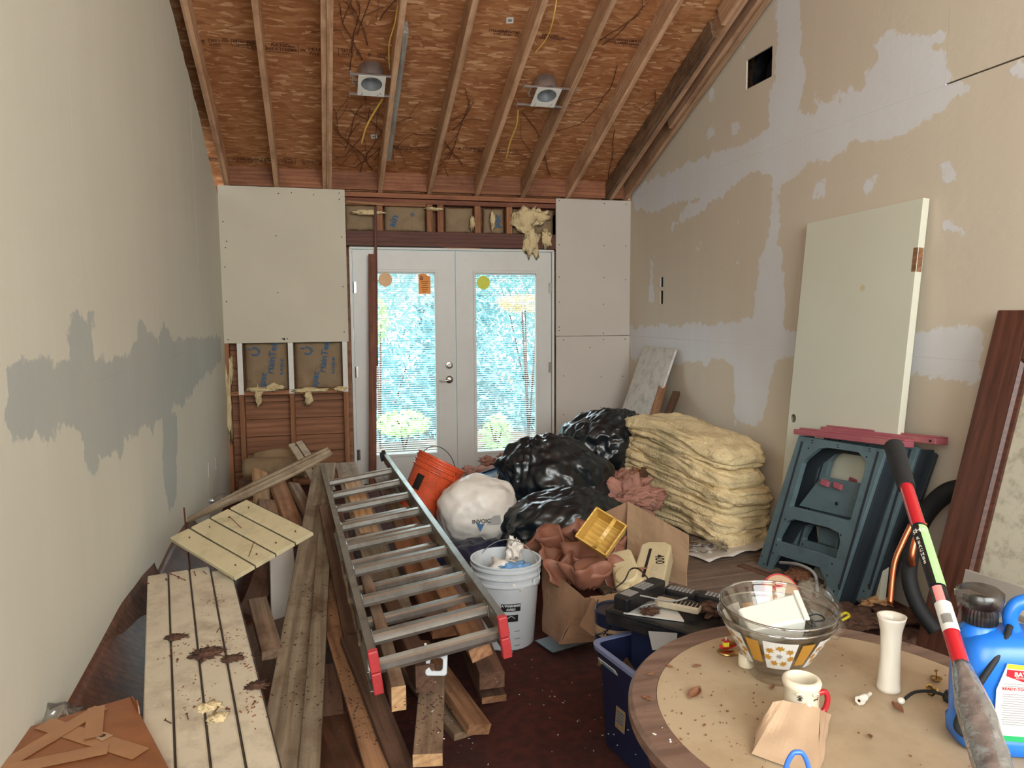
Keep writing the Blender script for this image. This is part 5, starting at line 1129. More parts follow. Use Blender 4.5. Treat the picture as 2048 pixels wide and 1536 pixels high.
q = P(1185, 1140, d=3.1); mb = MB(); mb.lathe([(.0001, -.02), (.055, -.02), (.075, .01), (.07, .02), (.05, .03), (.0001, .03)], 24, fn=lambda a, z: 1+.15*math.cos(2*a)); o = obj('terracotta_dish', mb, M_['terra'], None, Matrix.Translation(q) @ Matrix.Rotation(.4, 4, 'X'), smooth=True); tag(o, 'smooth terracotta dish with a dark stamp on top of the heap', 'terracotta')
o2 = text('(R)', .03, M_['pblk'], o, T(-.02, -.03, .0305))
for i, (p0, p1) in enumerate((((1100, 1140, 3.3), (1125, 1105, 3.4)), ((1190, 1118, 3.3), (1200, 1100, 3.35)))):
    a, b = P(p0[0], p0[1], d=p0[2]), P(p1[0], p1[1], d=p1[2]); mb = MB(); mb.tube([a, b], [.012, .008], 8); tag(obj('terracotta_stub', mb, M_['terra'], smooth=True), ('tapered terracotta stick left in the heap', 'short terracotta stick below the basket')[i], 'terracotta', 'terracotta pieces in the cardboard box')
# yellow basket
c = [P(1187, 1012, d=3.12), P(1246, 1048, d=3.05), P(1215, 1112, d=2.97), P(1160, 1076, d=3.05)]
xd = (c[1]-c[0]); yd = (c[0]-c[3]); nz = xd.cross(yd).normalized()
if nz.dot(C0-c[0]) < 0: nz = -nz
ctr = (c[0]+c[1]+c[2]+c[3])/4; BM = frame(ctr, xd, nz); bw, bh = xd.length/2, yd.length/2
t = thing('basket', 'small yellow chip wood basket lying on its side with its open top facing out', 'basket', BM)
dp = .07
mb = MB(); mb.box(0, 0, -dp, 2*bw*.88, 2*bh*.88, .003); obj('base', mb, M_['yel'], t)
for k in range(4):
    hor = k % 2 == 0; s = 1 if k < 2 else -1
    q = [(-bw, s*bh, 0), (bw, s*bh, 0), (bw*.88, s*bh*.88, -dp), (-bw*.88, s*bh*.88, -dp)] if hor else [(s*bw, -bh, 0), (s*bw, bh, 0), (s*bw*.88, bh*.88, -dp), (s*bw*.88, -bh*.88, -dp)]
    quadsheet('side', q, .003, 'yel', t, nu=1, nv=1)
    mb = MB(); mb.box(0, s*bh, -.006, 2*bw+.006, .006, .014) if hor else mb.box(s*bw, 0, -.006, .006, 2*bh+.006, .014); obj('rim_band', mb, M_['yel'], t, bevel=.001)
mb = MB(); rs = []
for k in range(17):
    a = PI*k/16; y = -bh*math.cos(a)*1.02; z = .06*math.sin(a); rs.append([(-.008, y, z), (.008, y, z), (.008, y, z+.002), (-.008, y, z+.002)])
mb.rings(rs); obj('handle', mb, M_['yel'], t, T(bw*.25, 0, 0, ry=.35), smooth=False)
# cream appliance (printer-like) and its rounded neighbour
def quadbox(o, xv, yv, zv): 
    xv, yv, zv = V(xv), V(yv), V(zv); return Matrix(((xv.x, yv.x, zv.x, o.x), (xv.y, yv.y, zv.y, o.y), (xv.z, yv.z, zv.z, o.z), (0, 0, 0, 1)))
a, b, e = P(1252, 1083, d=3.38), P(1320, 1085, d=3.32), P(1293, 1172, d=2.98); f_ = P(1352, 1172, d=2.95)
xd = ((b-a)+(f_-e)).normalized(); yd = ((a+b)-(e+f_)); yl = yd.length/2; yd.normalize(); nz = xd.cross(yd).normalized(); nz = nz if nz.dot(C0-a) > 0 else -nz
AM = frame((a+b+e+f_)/4, xd, nz); aw = ((b-a).length+(f_-e).length)/2
t = thing('old_appliance', 'cream plastic appliance with a slot, standing tilted before the cardboard flap', 'appliance', AM)
mb = MB(); pr = [(-aw/2, -yl/2), (aw/2, -yl/2), (aw/2, yl/2-.03), (aw/2-.03, yl/2), (-aw/2+.03, yl/2), (-aw/2, yl/2-.03)]; mb.prism(pr, .09, T(0, 0, -.09)); obj('housing', mb, M_['ivory'], t, bevel=.012, seg=3)
mb = MB(); mb.box(-aw*.14, .0, .0003, .012, yl*.62, .003); obj('paper_slot', mb, M_['pblk'], t)
text('400', .055, M_['pblk'], t, Matrix.Translation((aw*.22, .03, .0008)) @ Matrix.Rotation(PI*.55+PI, 4, 'Z'), bold=.001)
for k in range(13): mb = MB(); mb.box(aw*.26, -.02-.009*k, .0008, .05, .003, .002); obj('vent_rib', mb, M_['beige'], t)
a, b = P(1238, 1100, d=3.25), P(1262, 1180, d=3.0)
t = thing('rounded_appliance', 'rounded cream plastic casing just left of the larger appliance', 'appliance', frame((a+b)/2, b-a, (C0-a)))
mb = MB(); mb.prism([(-.13, -.05), (.10, -.06), (.13, -.03), (.13, .04), (.1, .06), (-.12, .05)], .06, T(0, 0, -.05)); obj('casing', mb, M_['ivory'], t, bevel=.015, seg=3)
mb = MB(); mb.lathe([(.05, 0), (.05, .02), (.044, .026), (.0001, .028)], 28, T(.06, .0, .0)); obj('round_boss', mb, M_['ivory'], t, auto=40)
# small box flap, flat card
t = thing('small_cardboard_box', 'small open cardboard box between the large box and the navy tub', 'box', I4)
quadsheet('outer_flap', (P(1187, 1195, d=2.75), P(1207, 1222, d=2.62), P(1188, 1273, d=2.6), P(1160, 1252, d=2.72)), .003, 'card', t, .003)
quadsheet('inner_flap', (P(1180, 1194, d=2.9), P(1290, 1180, d=2.95), P(1300, 1200, d=2.85), P(1195, 1215, d=2.8)), .003, 'cardl', t, .003)
quadsheet('box_side', (P(1165, 1200, d=2.85), P(1186, 1196, d=2.8), P(1186, 1275, d=2.85), P(1160, 1265, d=2.9)), .003, 'card', t, .003)
quadsheet('box_front', (P(1207, 1222, d=2.68), P(1330, 1215, d=2.7), P(1330, 1330, d=2.8), P(1195, 1330, d=2.8)), .003, 'card', t, .003)
mb = MB(); q = P(1125, 1283, z=.02); mb.box(0, 0, 0, .2, .14, .005); tag(obj('picture_frame', mb, M_['blk'], None, Matrix.Translation(q) @ Matrix.Rotation(.3, 4, 'Z'), bevel=.002), 'dark flat frame with a white edge under the corner of the cardboard box', 'frame')
# paint can
q = P(1247, 1262, d=2.55); t = thing('paint_can', 'blue labelled can showing under the phones, behind the navy tub', 'can', Matrix.Translation(q-V((0, -.05, .09))))
mb = MB(); mb.lathe([(.0001, 0), (.082, 0), (.082, .15), (.078, .152), (.074, .146), (.0001, .146)], 40); obj('can_body', mb, M_['navy'], t, auto=40)
mb = MB(); mb.lathe([(.0826, .07), (.0826, .105)], 40); obj('label_band', mb, M_['cardl'], t, fix=False)
o = text('Permanent', .024, M_['pblk'], t, None, bold=.001); aa0 = math.atan2((C0-q).y, (C0-q).x)
for v_ in o.data.vertices: x, y = v_.co.x, v_.co.y; v_.co = (.0832*math.cos(aa0+x/.083), .0832*math.sin(aa0+x/.083), .087+y)
# black media player and the stuff on it
pc = [P(1212, 1232, d=2.62), P(1470, 1245, d=2.4), P(1480, 1196, d=2.75), P(1290, 1180, d=2.85)]
zt = .46; pc = [P(u, v, z=zt) for u, v in ((1215, 1236), (1400, 1290), (1500, 1200), (1330, 1165))]
ctr = sum(pc, V())/4; xd = (pc[1]-pc[0]); yd = pc[3]-pc[0]; yd = yd-xd.normalized()*yd.dot(xd.normalized())
XM = frame((ctr.x, ctr.y, zt), xd); print('player', xd.length, yd.length)
t = thing('media_player', 'black disc player under the old phones, behind the table edge', 'player', XM)
mb = MB(); mb.box(0, 0, -.025, .40, .30, .05); obj('casing', mb, M_['blk'], t, bevel=.004)
mb = MB(); mb.box(-.05, -.1505, -.02, .13, .003, .012); obj('disc_tray', mb, M_['blk'], t, bevel=.001); mb = MB(); mb.lathe([(.012, 0), (.012, .004), (.0001, .004)], 16, T(.14, -.15, -.025) @ Matrix.Rotation(PI/2, 4, 'X')); obj('knob', mb, M_['steel'], t)
t2 = thing('lower_box', 'dark carton supporting the black disc player beside the navy tub', 'box', XM); mb = MB(); mb.box(.02, .02, -.26, .30, .24, .40); obj('carton', mb, M_['navy'], t2, bevel=.004)
mb = MB(); quadsheet('grey_card', (P(1297, 1262, d=2.28), P(1355, 1266, d=2.22), P(1352, 1300, d=2.22), P(1305, 1300, d=2.25)), .002, 'pgrey', None); tag(bpy.data.objects['grey_card'], 'grey printed card leaning on the black disc player', 'card')
lm = Matrix.Translation((0, 0, 0))
def onplayer(u, v, dz=0): q = P(u, v, z=zt+dz); return q
q0, q1, q2, q3 = (P(u, v, z=zt+.012) for u, v in ((1247, 1222), (1368, 1238), (1345, 1205), (1290, 1198)))
mb = MB(); mb.prism([(p.x, p.y) for p in (q0, q1, q2, q3)], .006, None, zt+.002); tag(obj('white_tray', mb, M_['wlabel']), 'flat white cover plate under the phones', 'tray')
def phone(name, label, a, b, w_, th, m, keys, kc, dz, screen=True, cat='phone', grp=None):
    a, b = onplayer(*a, dz), onplayer(*b, dz); M = frame((a+b)/2, b-a); L_ = (b-a).length; t = thing(name, label, cat, M, grp)
    mb = MB(); mb.prism([(-L_/2, -w_/2*.8), (-L_/2+.015, -w_/2), (0, -w_/2*.92), (L_/2-.015, -w_/2), (L_/2, -w_/2*.8), (L_/2, w_/2*.8), (L_/2-.015, w_/2), (0, w_/2*.92), (-L_/2+.015, w_/2), (-L_/2, w_/2*.8)], th); obj('handset_body', mb, M_[m], t, bevel=.005, seg=3)
    nr, nc, x0 = keys; dx = .0125
    km = MB(); km.box(0, 0, 0, .008, w_*.17, .003); me = km.mesh('key', M_[kc])
    for i in range(nr):
        for j in range(nc): link('key', me, t, T(x0*L_+i*dx, (j-(nc-1)/2)*w_*.24, th+.001))
    if screen: mb = MB(); mb.box(-L_*.28, 0, th+.0006, L_*.22, w_*.66, .001); obj('screen', mb, M_['pgrey'], t)
    return t
phone('cordless_phone', 'black cordless phone in its cradle at the left of the phones', (1240, 1222), (1318, 1182), .062, .045, 'blk', (5, 3, -.02), 'pgrey', .03)
phone('remote_control', 'black handset with dark keys behind the beige one', (1330, 1184), (1405, 1200), .05, .02, 'blk', (7, 3, -.35), 'pgrey', .02, False)
phone('beige_handset', 'dusty beige handset with rows of dark buttons', (1312, 1208), (1400, 1226), .046, .022, 'beige', (7, 3, -.05), 'pblk', .02, False)
phone('black_phone', 'black phone lying at the right behind the beige handset', (1392, 1200), (1450, 1212), .05, .03, 'blk', (4, 3, -.1), 'pgrey', .02, False)
pipe('black cord looping from the box over the appliance foot', [P(1200, 1195, d=2.9), P(1245, 1165, d=2.95), P(1260, 1140, d=2.98), P(1275, 1137, d=2.95), P(1290, 1150, d=2.9), P(1305, 1172, d=2.8)], .003, 'blk', 'power_cord', 'cord')
pipe('grey cord looping round the cordless phone', [P(1375, 1195, z=zt+.06), P(1340, 1202, z=zt+.05), P(1270, 1190, z=zt+.07), P(1235, 1200, z=zt+.05), P(1234, 1212, z=zt+.02), P(1262, 1216, z=zt+.02), P(1312, 1206, z=zt+.04)], .0028, 'pgrey', 'phone_cord', 'cord')
pipe('black cord hanging down into the navy tub', [P(1196, 1200, d=2.7), P(1190, 1225, d=2.6), P(1205, 1240, d=2.55), P(1230, 1225, d=2.6), P(1215, 1260, d=2.5), P(1190, 1270, d=2.5)], .003, 'blk', 'hanging_cord', 'cord')
for i, (u, v, s, l) in enumerate(((1440, 1215, .045, 'nest of brown debris at the right end of the disc player'), (1300, 1222, .02, 'small crumbs of debris on the white cover plate'))):
    q = onplayer(u, v, .02); o = fluff('debris_nest', q, s*1.3, s, s*.4, 40+i, m='dirt', sub=4, amp=.9, fr=3.5); tag(o, l, 'debris')
# navy tub with soil
cs = [P(u, v, z=.46) for u, v in ((1182, 1274), (1262, 1352), (1400, 1330), (1300, 1240))]
zr = .36; c0 = P(1181, 1282, z=zr); c1 = P(1265, 1345, z=zr); c3 = P(1290, 1262, z=zr); xd = c1-c0; yd = (c3-c0); print('tub', c0, c1, c3, xd.length, yd.length)
TM = frame(c0, xd, (0, 0, 1)); t = thing('storage_tub', 'navy plastic tub of soil with a lilac rim, beneath the table edge', 'tub', TM)
tw, tl = .36, .30
def rrect(w0, w1, h0, h1, r, z, n=5):
    out = []
    for cx, cy, a0 in ((w1-r, h1-r, 0), (w0+r, h1-r, PI/2), (w0+r, h0+r, PI), (w1-r, h0+r, 1.5*PI)):
        for k in range(n): a = a0+PI/2*k/(n-1); out.append((cx+r*math.cos(a), cy+r*math.sin(a), z))
    return out
mb = MB(); mb.rings([rrect(.03, tw-.03, .03, tl-.03, .03, -.34), rrect(.012, tw-.012, .012, tl-.012, .04, -.04), rrect(.004, tw-.004, .004, tl-.004, .04, -.038), rrect(0.002, tw-.002, .002, tl-.002, .04, -.005), rrect(.014, tw-.014, .014, tl-.014, .035, -.005), rrect(.035, tw-.035, .035, tl-.035, .03, -.335)], False, True); obj('tub_shell', mb, M_['navy'], t, auto=40)
mb = MB(); mb.rings([rrect(-.004, tw+.004, -.004, tl+.004, .044, -.014), rrect(-.006, tw+.006, -.006, tl+.006, .045, 0), rrect(.012, tw-.012, .012, tl-.012, .034, 0), rrect(.013, tw-.013, .013, tl-.013, .034, -.014)], False, False); obj('rim', mb, M_['lilac'], t, auto=40)
mb = MB(); mb.grid(lambda a, b: (.02+(tw-.04)*a, .02+(tl-.04)*b, -.10+.03*n3(a*4, b*4)+.02*n3(a*13, b*13)), 40, 40); o = obj('soil', mb, M_['dirt'], t, smooth=True, fix=False); o['kind'] = 'stuff'
for (x, z, w_, h_) in ((.09, -.055, .10, .035), (.15, -.20, .05, .07)):
    mb = MB(); mb.box(0, 0, 0, w_, .002, h_); lb_ = obj('paper_label', mb, M_['wlabel' if h_ < .05 else 'kraft'], t, T(x, .012 if h_ < .05 else .018, z, rx=-.06 if h_ > .05 else .5))
    ml = MB(); [ml.box(0, -.0015, h_*(.3-.15*k), w_*.7, .0006, h_*.05) for k in range(4)]; obj('print_lines', ml, M_['ink'], lb_)

# ---------------- table ----------------
TZ = .66; TC = V((.975, 1.17, 0)); TR_ = .415
t = thing('round_table', 'round table with a tan laminate top and dark wooden rim', 'table', Matrix.Translation(TC))
mb = MB(); mb.lathe([(.0001, TZ-.004), (TR_-.058, TZ-.004), (TR_-.058, TZ-.0006), (.0001, TZ-.0006)], 96); obj('laminate_top', mb, M_['lamin'], t, auto=40)
def ringseg(a0, a1):
    rs = []
    for k in range(13):
        a = a0+(a1-a0)*k/12; rs.append([(r*math.cos(a), r*math.sin(a), z) for r, z in ((TR_-.057, TZ-.02), (TR_-.057, TZ), (TR_-.008, TZ), (TR_, TZ-.008), (TR_, TZ-.028), (TR_-.008, TZ-.036), (TR_-.05, TZ-.036))])
    return rs
mb = MB()
for k in range(8): mb.rings(ringseg(k*PI/4, (k+1)*PI/4), False, False)
obj('wooden_rim', mb, M_['trim'], t, auto=40)
mb = MB(); mb.lathe([(TR_-.03, TZ-.036), (TR_-.035, TZ-.10), (TR_-.055, TZ-.10), (TR_-.055, TZ-.036)], 64); obj('apron', mb, M_['brn'], t, auto=40)
mb = MB(); mb.lathe([(.0001, .06), (.06, .06), (.075, .1), (.05, .16), (.045, .3), (.06, .4), (.05, .5), (.09, TZ-.05), (.0001, TZ-.05)], 32); obj('pedestal', mb, M_['brn'], t, smooth=True)
for k in range(4):
    a = k*PI/2+.5; rs = []
    for j in range(8):
        f = j/7; r = .05+.27*f; z = .12-.09*math.sin(f*PI/2); w_ = .024-.008*f; h_ = .03-.012*f
        rs.append([(r, -w_, z-h_), (r, w_, z-h_), (r, w_, z+h_*.6), (r, -w_, z+h_*.6)])
    mb = MB(); mb.rings(rs); obj('leg', mb, M_['brn'], t, Matrix.Rotation(a, 4, 'Z'), bevel=.006)
def tp(u, v): return P(u, v, z=TZ)
# nested glass bowls
bc = tp(1550, 1350); zh = .138
def bowlprof(k): return [(.0001, .006), (.045, .004), (.05, 0), (.053, .004), (.050, .018), (.060, .03), (.118, zh-.008), (.123, zh-.004), (.123, zh), (.119, zh), (.115, zh-.010), (.055, .034), (.040, .026), (.0001, .024)]
def bowl(label, z0, M0, r_=1):
    t = thing('glass_bowl', label, 'bowl', M0, 'nested glass bowls with gold leaf print')
    mb = MB(); mb.lathe([(r*r_, z) for r, z in bowlprof(0)], 72); obj('bowl_glass', mb, M_['glass'], t, smooth=True)
    mb = MB(); mb.lathe([(.119*r_, zh-.001), (.1235*r_, zh-.001), (.1238*r_, zh+.0015), (.119*r_, zh+.002), (.119*r_, zh-.001)], 72); obj('rolled_rim', mb, M_['rimglass'], t, smooth=True)
    return t
BMx = Matrix.Translation(bc)
g0 = bowl('outer glass bowl with white and gold leaf panels on the table', 0, BMx)
g1 = bowl('inner clear glass bowl nested inside the gold leaf bowl', 0, Matrix.Translation(bc+V((-.002, .0, .024))) @ Matrix.Rotation(.05, 4, 'X'), .985)
camang = math.atan2(-bc.y, -bc.x)
def surf(s, h, off=.0012):      # s = arc position (radians), h 0..1 up the cone of the outer bowl
    r = .060+(.118-.060)*h+off; z = .03+(zh-.008-.03)*h; return (r*math.cos(s), r*math.sin(s), z)
def patch(name, a, w0, h0, h1, m, g, off=.0012):
    mb = MB(); mb.grid(lambda p, q: surf(a+(p-.5)*w0*(1.0), h0+(h1-h0)*q, off), 10, 4); return obj(name, mb, M_[m], g, fix=False)
leaf = [(0, -1), (.25, -.35), (.9, -.45), (.65, .0), (.95, .4), (.45, .35), (.35, .95), (0, .55), (-.35, .95), (-.45, .35), (-.95, .4), (-.65, 0), (-.9, -.45), (-.25, -.35)]
def motif(g, a, hc, off=.002):
    for k in range(7):
        th = 2*PI*k/7+PI/2; cx, cy = .6*math.cos(th), .6*math.sin(th); mb = MB(); pts = []
        for lx, ly in leaf:
            x, y = lx*.24, ly*.24; X = x*math.cos(th-PI/2)-y*math.sin(th-PI/2)+cx; Y = x*math.sin(th-PI/2)+y*math.cos(th-PI/2)+cy
            pts.append(surf(a+X*.036/.09, hc+Y*.036/.1, off))
        n = len(pts); c_ = surf(a+cx*.036/.09, hc+cy*.036/.1, off); mb.add([c_]+pts, [(0, 1+i, 1+(i+1) % n) for i in range(n)]); obj('leaf_print', mb, M_['gold'], g, fix=False)
    mb = MB(); pts = [surf(a+(.22 if k % 2 else .1)*math.cos(PI*k/7)*.4, hc+(.22 if k % 2 else .1)*math.sin(PI*k/7)*.36, off) for k in range(14)]; mb.add([surf(a, hc, off)]+pts, [(0, 1+i, 1+(i+1) % 14) for i in range(14)]); obj('star_print', mb, M_['pgrey'], g, fix=False)
for k in range(6):
    a = camang+k*PI/3+.08
    pl_ = patch('white_panel', a, .62, .18, .92, 'wlabel', g0); motif(g0, a, .55)
    patch('gold_panel', a+PI/6, .26, .3, .88, 'gold', g0)
# scalloped dish and white container inside
t = thing('scalloped_dish', 'clear scalloped glass dish inside the bowls on the right', 'dish', Matrix.Translation(P(1630, 1222, d=1.66)) @ Matrix.Rotation(.85, 4, 'X') @ Matrix.Rotation(.3, 4, 'Y'))
mb = MB(); mb.lathe([(.0001, 0), (.03, 0), (.045, .012), (.06, .010), (.066, .018), (.064, .021), (.045, .016), (.03, .005), (.0001, .005)], 96, fn=lambda a, z: 1+.10*abs(math.cos(4.5*a)) if z > .008 else 1); obj('dish_glass', mb, M_['glass'], t, smooth=True)
for k in range(9): mb = MB(); a = 2*PI*k/9; mb.lathe([(.012, 0), (.0135, .004), (.012, .005)], 18, T(.047*math.cos(a), .047*math.sin(a), .014)); obj('egg_well', mb, M_['glass'], t, smooth=True)
c = [P(1474, 1216, d=1.60), P(1592, 1172, d=1.62), P(1613, 1252, d=1.55), P(1500, 1262, d=1.53)]
xd = (c[1]-c[0])+(c[2]-c[3]); yd = (c[0]-c[3]); nz = xd.cross(yd).normalized(); nz = nz if nz.dot(C0-c[0]) > 0 else -nz; ctr = sum(c, V())/4; CM = frame(ctr, xd, nz); CI = CM.inverted(); lc = [CI @ p for p in c]
t = thing('plastic_container', 'tapered frosted white plastic container lying in the glass bowls', 'container', CM)
mb = MB(); lo = [(p.x, p.y, 0) for p in lc]; hi = [(p.x*.96, p.y*.9, -.05) for p in lc]; mb.rings([hi, lo]); obj('container_body', mb, M_['frost'], t, bevel=.006, seg=3)
a_, b_ = lc[1], lc[2]; mb = MB(); mb.box(0, 0, 0, (a_-b_).length, .012, .006); obj('container_lip', mb, M_['frost'], t, frame((V((a_.x, a_.y, .002))+V((b_.x, b_.y, .002)))/2, V((b_.x-a_.x, b_.y-a_.y, 0))), bevel=.002)
mb = MB(); mb.tube(smooth_path([(.0, -.014, 0), (.02, -.016, .003), (.026, 0, .004), (.02, .012, .003), (0, .013, 0)], 5), .0016, 6); tag(obj('wire_hook', mb, M_['rubber'], None, Matrix.Translation(P(1622, 1238, d=1.55)), smooth=True), 'small dark wire loop in the glass bowls beside the container', 'wire')
# tape roll behind the bowls
q = P(1557, 1187, d=2.0); t = thing('tape_roll', 'roll of red tape with printed core label behind the glass bowls', 'tape', frame(q, Rt, V((0, -.62, .55))))
mb = MB(); mb.lathe([(.043, -.024), (.047, -.024), (.047, .024), (.043, .024), (.043, -.024)], 40); obj('tape_band', mb, M_['red'], t, auto=40)
mb = MB(); mb.lathe([(.0001, .0245), (.0425, .0245)], 40); lb_ = obj('paper_label', mb, M_['paper'], t)
text('Nasl', .018, M_['redc'], lb_, T(-.005, .012, .0255, rz=.5), bold=.0008)
ml = MB(); [ml.box(.01, -.012-.006*k, .025, .035, .0016, .0004) for k in range(3)]; obj('print_lines', ml, M_['pgrey'], lb_)
sp_ = P(1560, 1190, z=.5)
t = thing('dark_crate', 'dark crate behind the table holding up the tape roll', 'crate', T(q.x, q.y+.08, 0)); mb = MB(); mb.box(0, 0, .20, .22, .22, .40+.2*0); obj('crate_body', mb, M_['navy'], t, bevel=.004)
mb = MB(); hz = q.z-.05-.40; mb.box(0, 0, .40+hz/2, .16, .16, max(.02, hz)); obj('crate_lid', mb, M_['blk'], t, bevel=.003)
# ornament, cup
q = tp(1456, 1305); t = thing('boat_ornament', 'tiny gold and red toy boat ornament at the far left of the bowls', 'ornament', Matrix.Translation(q))
mb = MB(); mb.lathe([(.0001, 0), (.019, 0), (.021, .003), (.017, .006), (.0001, .006)], 24, fn=lambda a, z: 1+.25*abs(math.cos(a))); obj('base', mb, M_['brass'], t, smooth=True)
mb = MB(); rs = [[(x, y*w_, z) for y in (-1, 1)]+[(x, 0, z-.008)] for x, w_, z in ((-.022, .001, .022), (-.012, .008, .017), (0, .010, .015), (.012, .008, .017), (.022, .001, .022))]; mb.rings(rs); obj('hull', mb, M_['redc'], t)
mb = MB(); mb.box(-.006, 0, .022, .012, .010, .012); obj('cabin', mb, M_['yellow'], t, bevel=.001); mb = MB(); mb.box(-.006, 0, .029, .015, .013, .003); obj('cabin_roof', mb, M_['redc'], t); mb = MB(); mb.tube([(-.006, 0, .03), (-.006, 0, .038)], .0012, 6); obj('chimney', mb, M_['white'], t); mb = MB(); mb.box(.012, 0, .021, .012, .008, .008); obj('cargo', mb, M_['brass'], t, bevel=.001)
q = tp(1492, 1332); mb = MB(); mb.lathe([(.0001, 0), (.016, 0), (.0175, .004), (.0165, .03), (.015, .031), (.0145, .004), (.0001, .004)], 28, Matrix.Translation(q)); tag(obj('small_cup', mb, M_['cream2'], smooth=True), 'small cream ceramic cup half hidden behind the bowls', 'cup')
# face mug
q = tp(1600, 1448); t = thing('face_mug', 'cream mug with a winking painted face and red handle', 'mug', frame(q, V((-q.y, q.x, 0)) if False else Rt))
mr = .031
mb = MB(); mb.lathe([(.0001, 0), (.027, 0), (mr, .006), (mr+.001, .03), (mr+.001, .075), (mr+.004, .080), (mr+.005, .087), (mr+.002, .092), (mr-.004, .094), (mr-.006, .091), (mr-.004, .08), (mr-.004, .01), (.0001, .006)], 48); obj('cup_body', mb, M_['cream2'], t, smooth=True)
mb = MB(); mb.tube(smooth_path([(mr-.002, .0, .058), (mr+.018, .0, .06), (mr+.024, 0, .042), (mr+.016, 0, .022), (mr-.002, 0, .020)], 6), .0055, 12); hh_ = obj('handle', mb, M_['redc'], t, T(rz=.15), smooth=True); hh_['label'] = 'glossy red handle'
def onmug(a, z, r=.0022): rr_ = mr+.001+r; return V((rr_*math.cos(a), rr_*math.sin(a), z))
for k, (a, opn) in enumerate(((-PI/2-.45, True), (-PI/2+.45, False))):
    if opn:
        mb = MB(); mb.tube([onmug(a-.14+.28*i/8, .068+.0035*math.sin(PI*i/8)) for i in range(9)], .0008, 6); mb.tube([onmug(a-.12+.24*i/8, .065-.002*math.sin(PI*i/8)) for i in range(9)], .0006, 6); obj('eye_line', mb, M_['pblk'], t)
        mb = MB(); mb.lathe([(.0001, .0005), (.0028, 0)], 12, frame(onmug(a, .066, .0005), V((0, 0, 1)), V((math.cos(a), math.sin(a), 0)))); obj('pupil', mb, M_['pblk'], t)
    else: mb = MB(); mb.tube([onmug(a-.14+.28*i/8, .064+.0015*math.sin(PI*i/8)) for i in range(9)], .0009, 6); mb.tube([onmug(a+.1, .065), onmug(a+.2, .0685)], .0006, 5); obj('closed_eye', mb, M_['pblk'], t)
    mb = MB(); mb.tube([onmug(a-.2+.4*i/8, .074+.003*math.sin(PI*i/8), .003) for i in range(9)], .002, 8); obj('eyebrow', mb, M_['cream2'], t, smooth=True)
mb = MB(); vs, fs = ico(2); mb.add([(v_.x*.006, v_.y*.006, v_.z*.006) for v_ in vs], fs, Matrix.Translation(onmug(-PI/2, .056, .001))); obj('nose', mb, M_['cream2'], t, smooth=True)
# folded brown paper in front of the mug
ps = [(1562, 1392), (1642, 1408), (1650, 1420), (1640, 1548), (1504, 1508), (1530, 1440)]
top0, top1 = P(1566, 1400, d=1.36), P(1640, 1417, d=1.36); bo0, bo1 = tp(1503, 1512), tp(1636, 1560)
t = thing('brown_paper', 'folded brown paper leaning against the face mug', 'paper', I4)
quadsheet('front_fold', (top0, top1, bo1+V((0, 0, .004)), bo0+V((0, 0, .004))), .0008, 'paper', t, .006, 12, 12)
m0, m1 = P(1548, 1404, d=1.36), P(1506, 1508, d=1.2)
quadsheet('left_fold', (top0, P(1546, 1404, d=1.35), tp(1512, 1478)+V((0, 0, .02)), bo0+V((0, 0, .004))), .0008, 'paper', t, .006, 8, 8, 3)
quadsheet('right_fold', (P(1640, 1418, d=1.39), P(1660, 1430, d=1.40), tp(1650, 1500), bo1+V((0, 0, .003))), .0008, 'paper', t, .006, 8, 8, 5)
# blue hook
a, b = tp(1563, 1650), tp(1618, 1650); hw_ = (b-a).length/2; mid = (a+b)/2; M = frame(mid, b-a)
t = thing('blue_hook', 'bright blue plastic hook standing at the near edge of the table', 'hook', M)
hh = .118; pts = [(-hw_, 0, .003), (-hw_*.98, 0, hh*.5), (-hw_*.8, 0, hh*.8), (-hw_*.4, 0, hh*.97), (0, 0, hh), (hw_*.4, 0, hh*.97), (hw_*.8, 0, hh*.8), (hw_*.98, 0, hh*.5), (hw_, 0, .003)]
mb = MB(); mb.tube(smooth_path(pts, 6), .0038, 12); obj('hook_bend', mb, M_['bluehook'], t, smooth=True); mb = MB(); mb.box(0, 0, .0025, hw_*2+.012, .014, .005); obj('hook_foot', mb, M_['bluehook'], t, bevel=.001)
# vase
q = tp(1777, 1378); mb = MB(); zs = np.linspace(0, 1, 26); pr = [(.0001, 0)]+[(.0205+.0012*math.cos(z*6)+.0075*max(0, z-.78)**1.2*9*.6+.002*max(0, .1-z)*10, .158*z) for z in zs]+[(pr_ , .1575) for pr_ in (.024,)]+[(.019, .14), (.017, .02), (.0001, .018)]
mb.lathe(pr, 48, Matrix.Translation(q), fn=lambda a, z: 1+.012*math.cos(5*a+z*50)); tag(obj('bud_vase', mb, M_['ceram'], smooth=True), 'tall white porcelain bud vase with a flared lip on the table', 'vase')
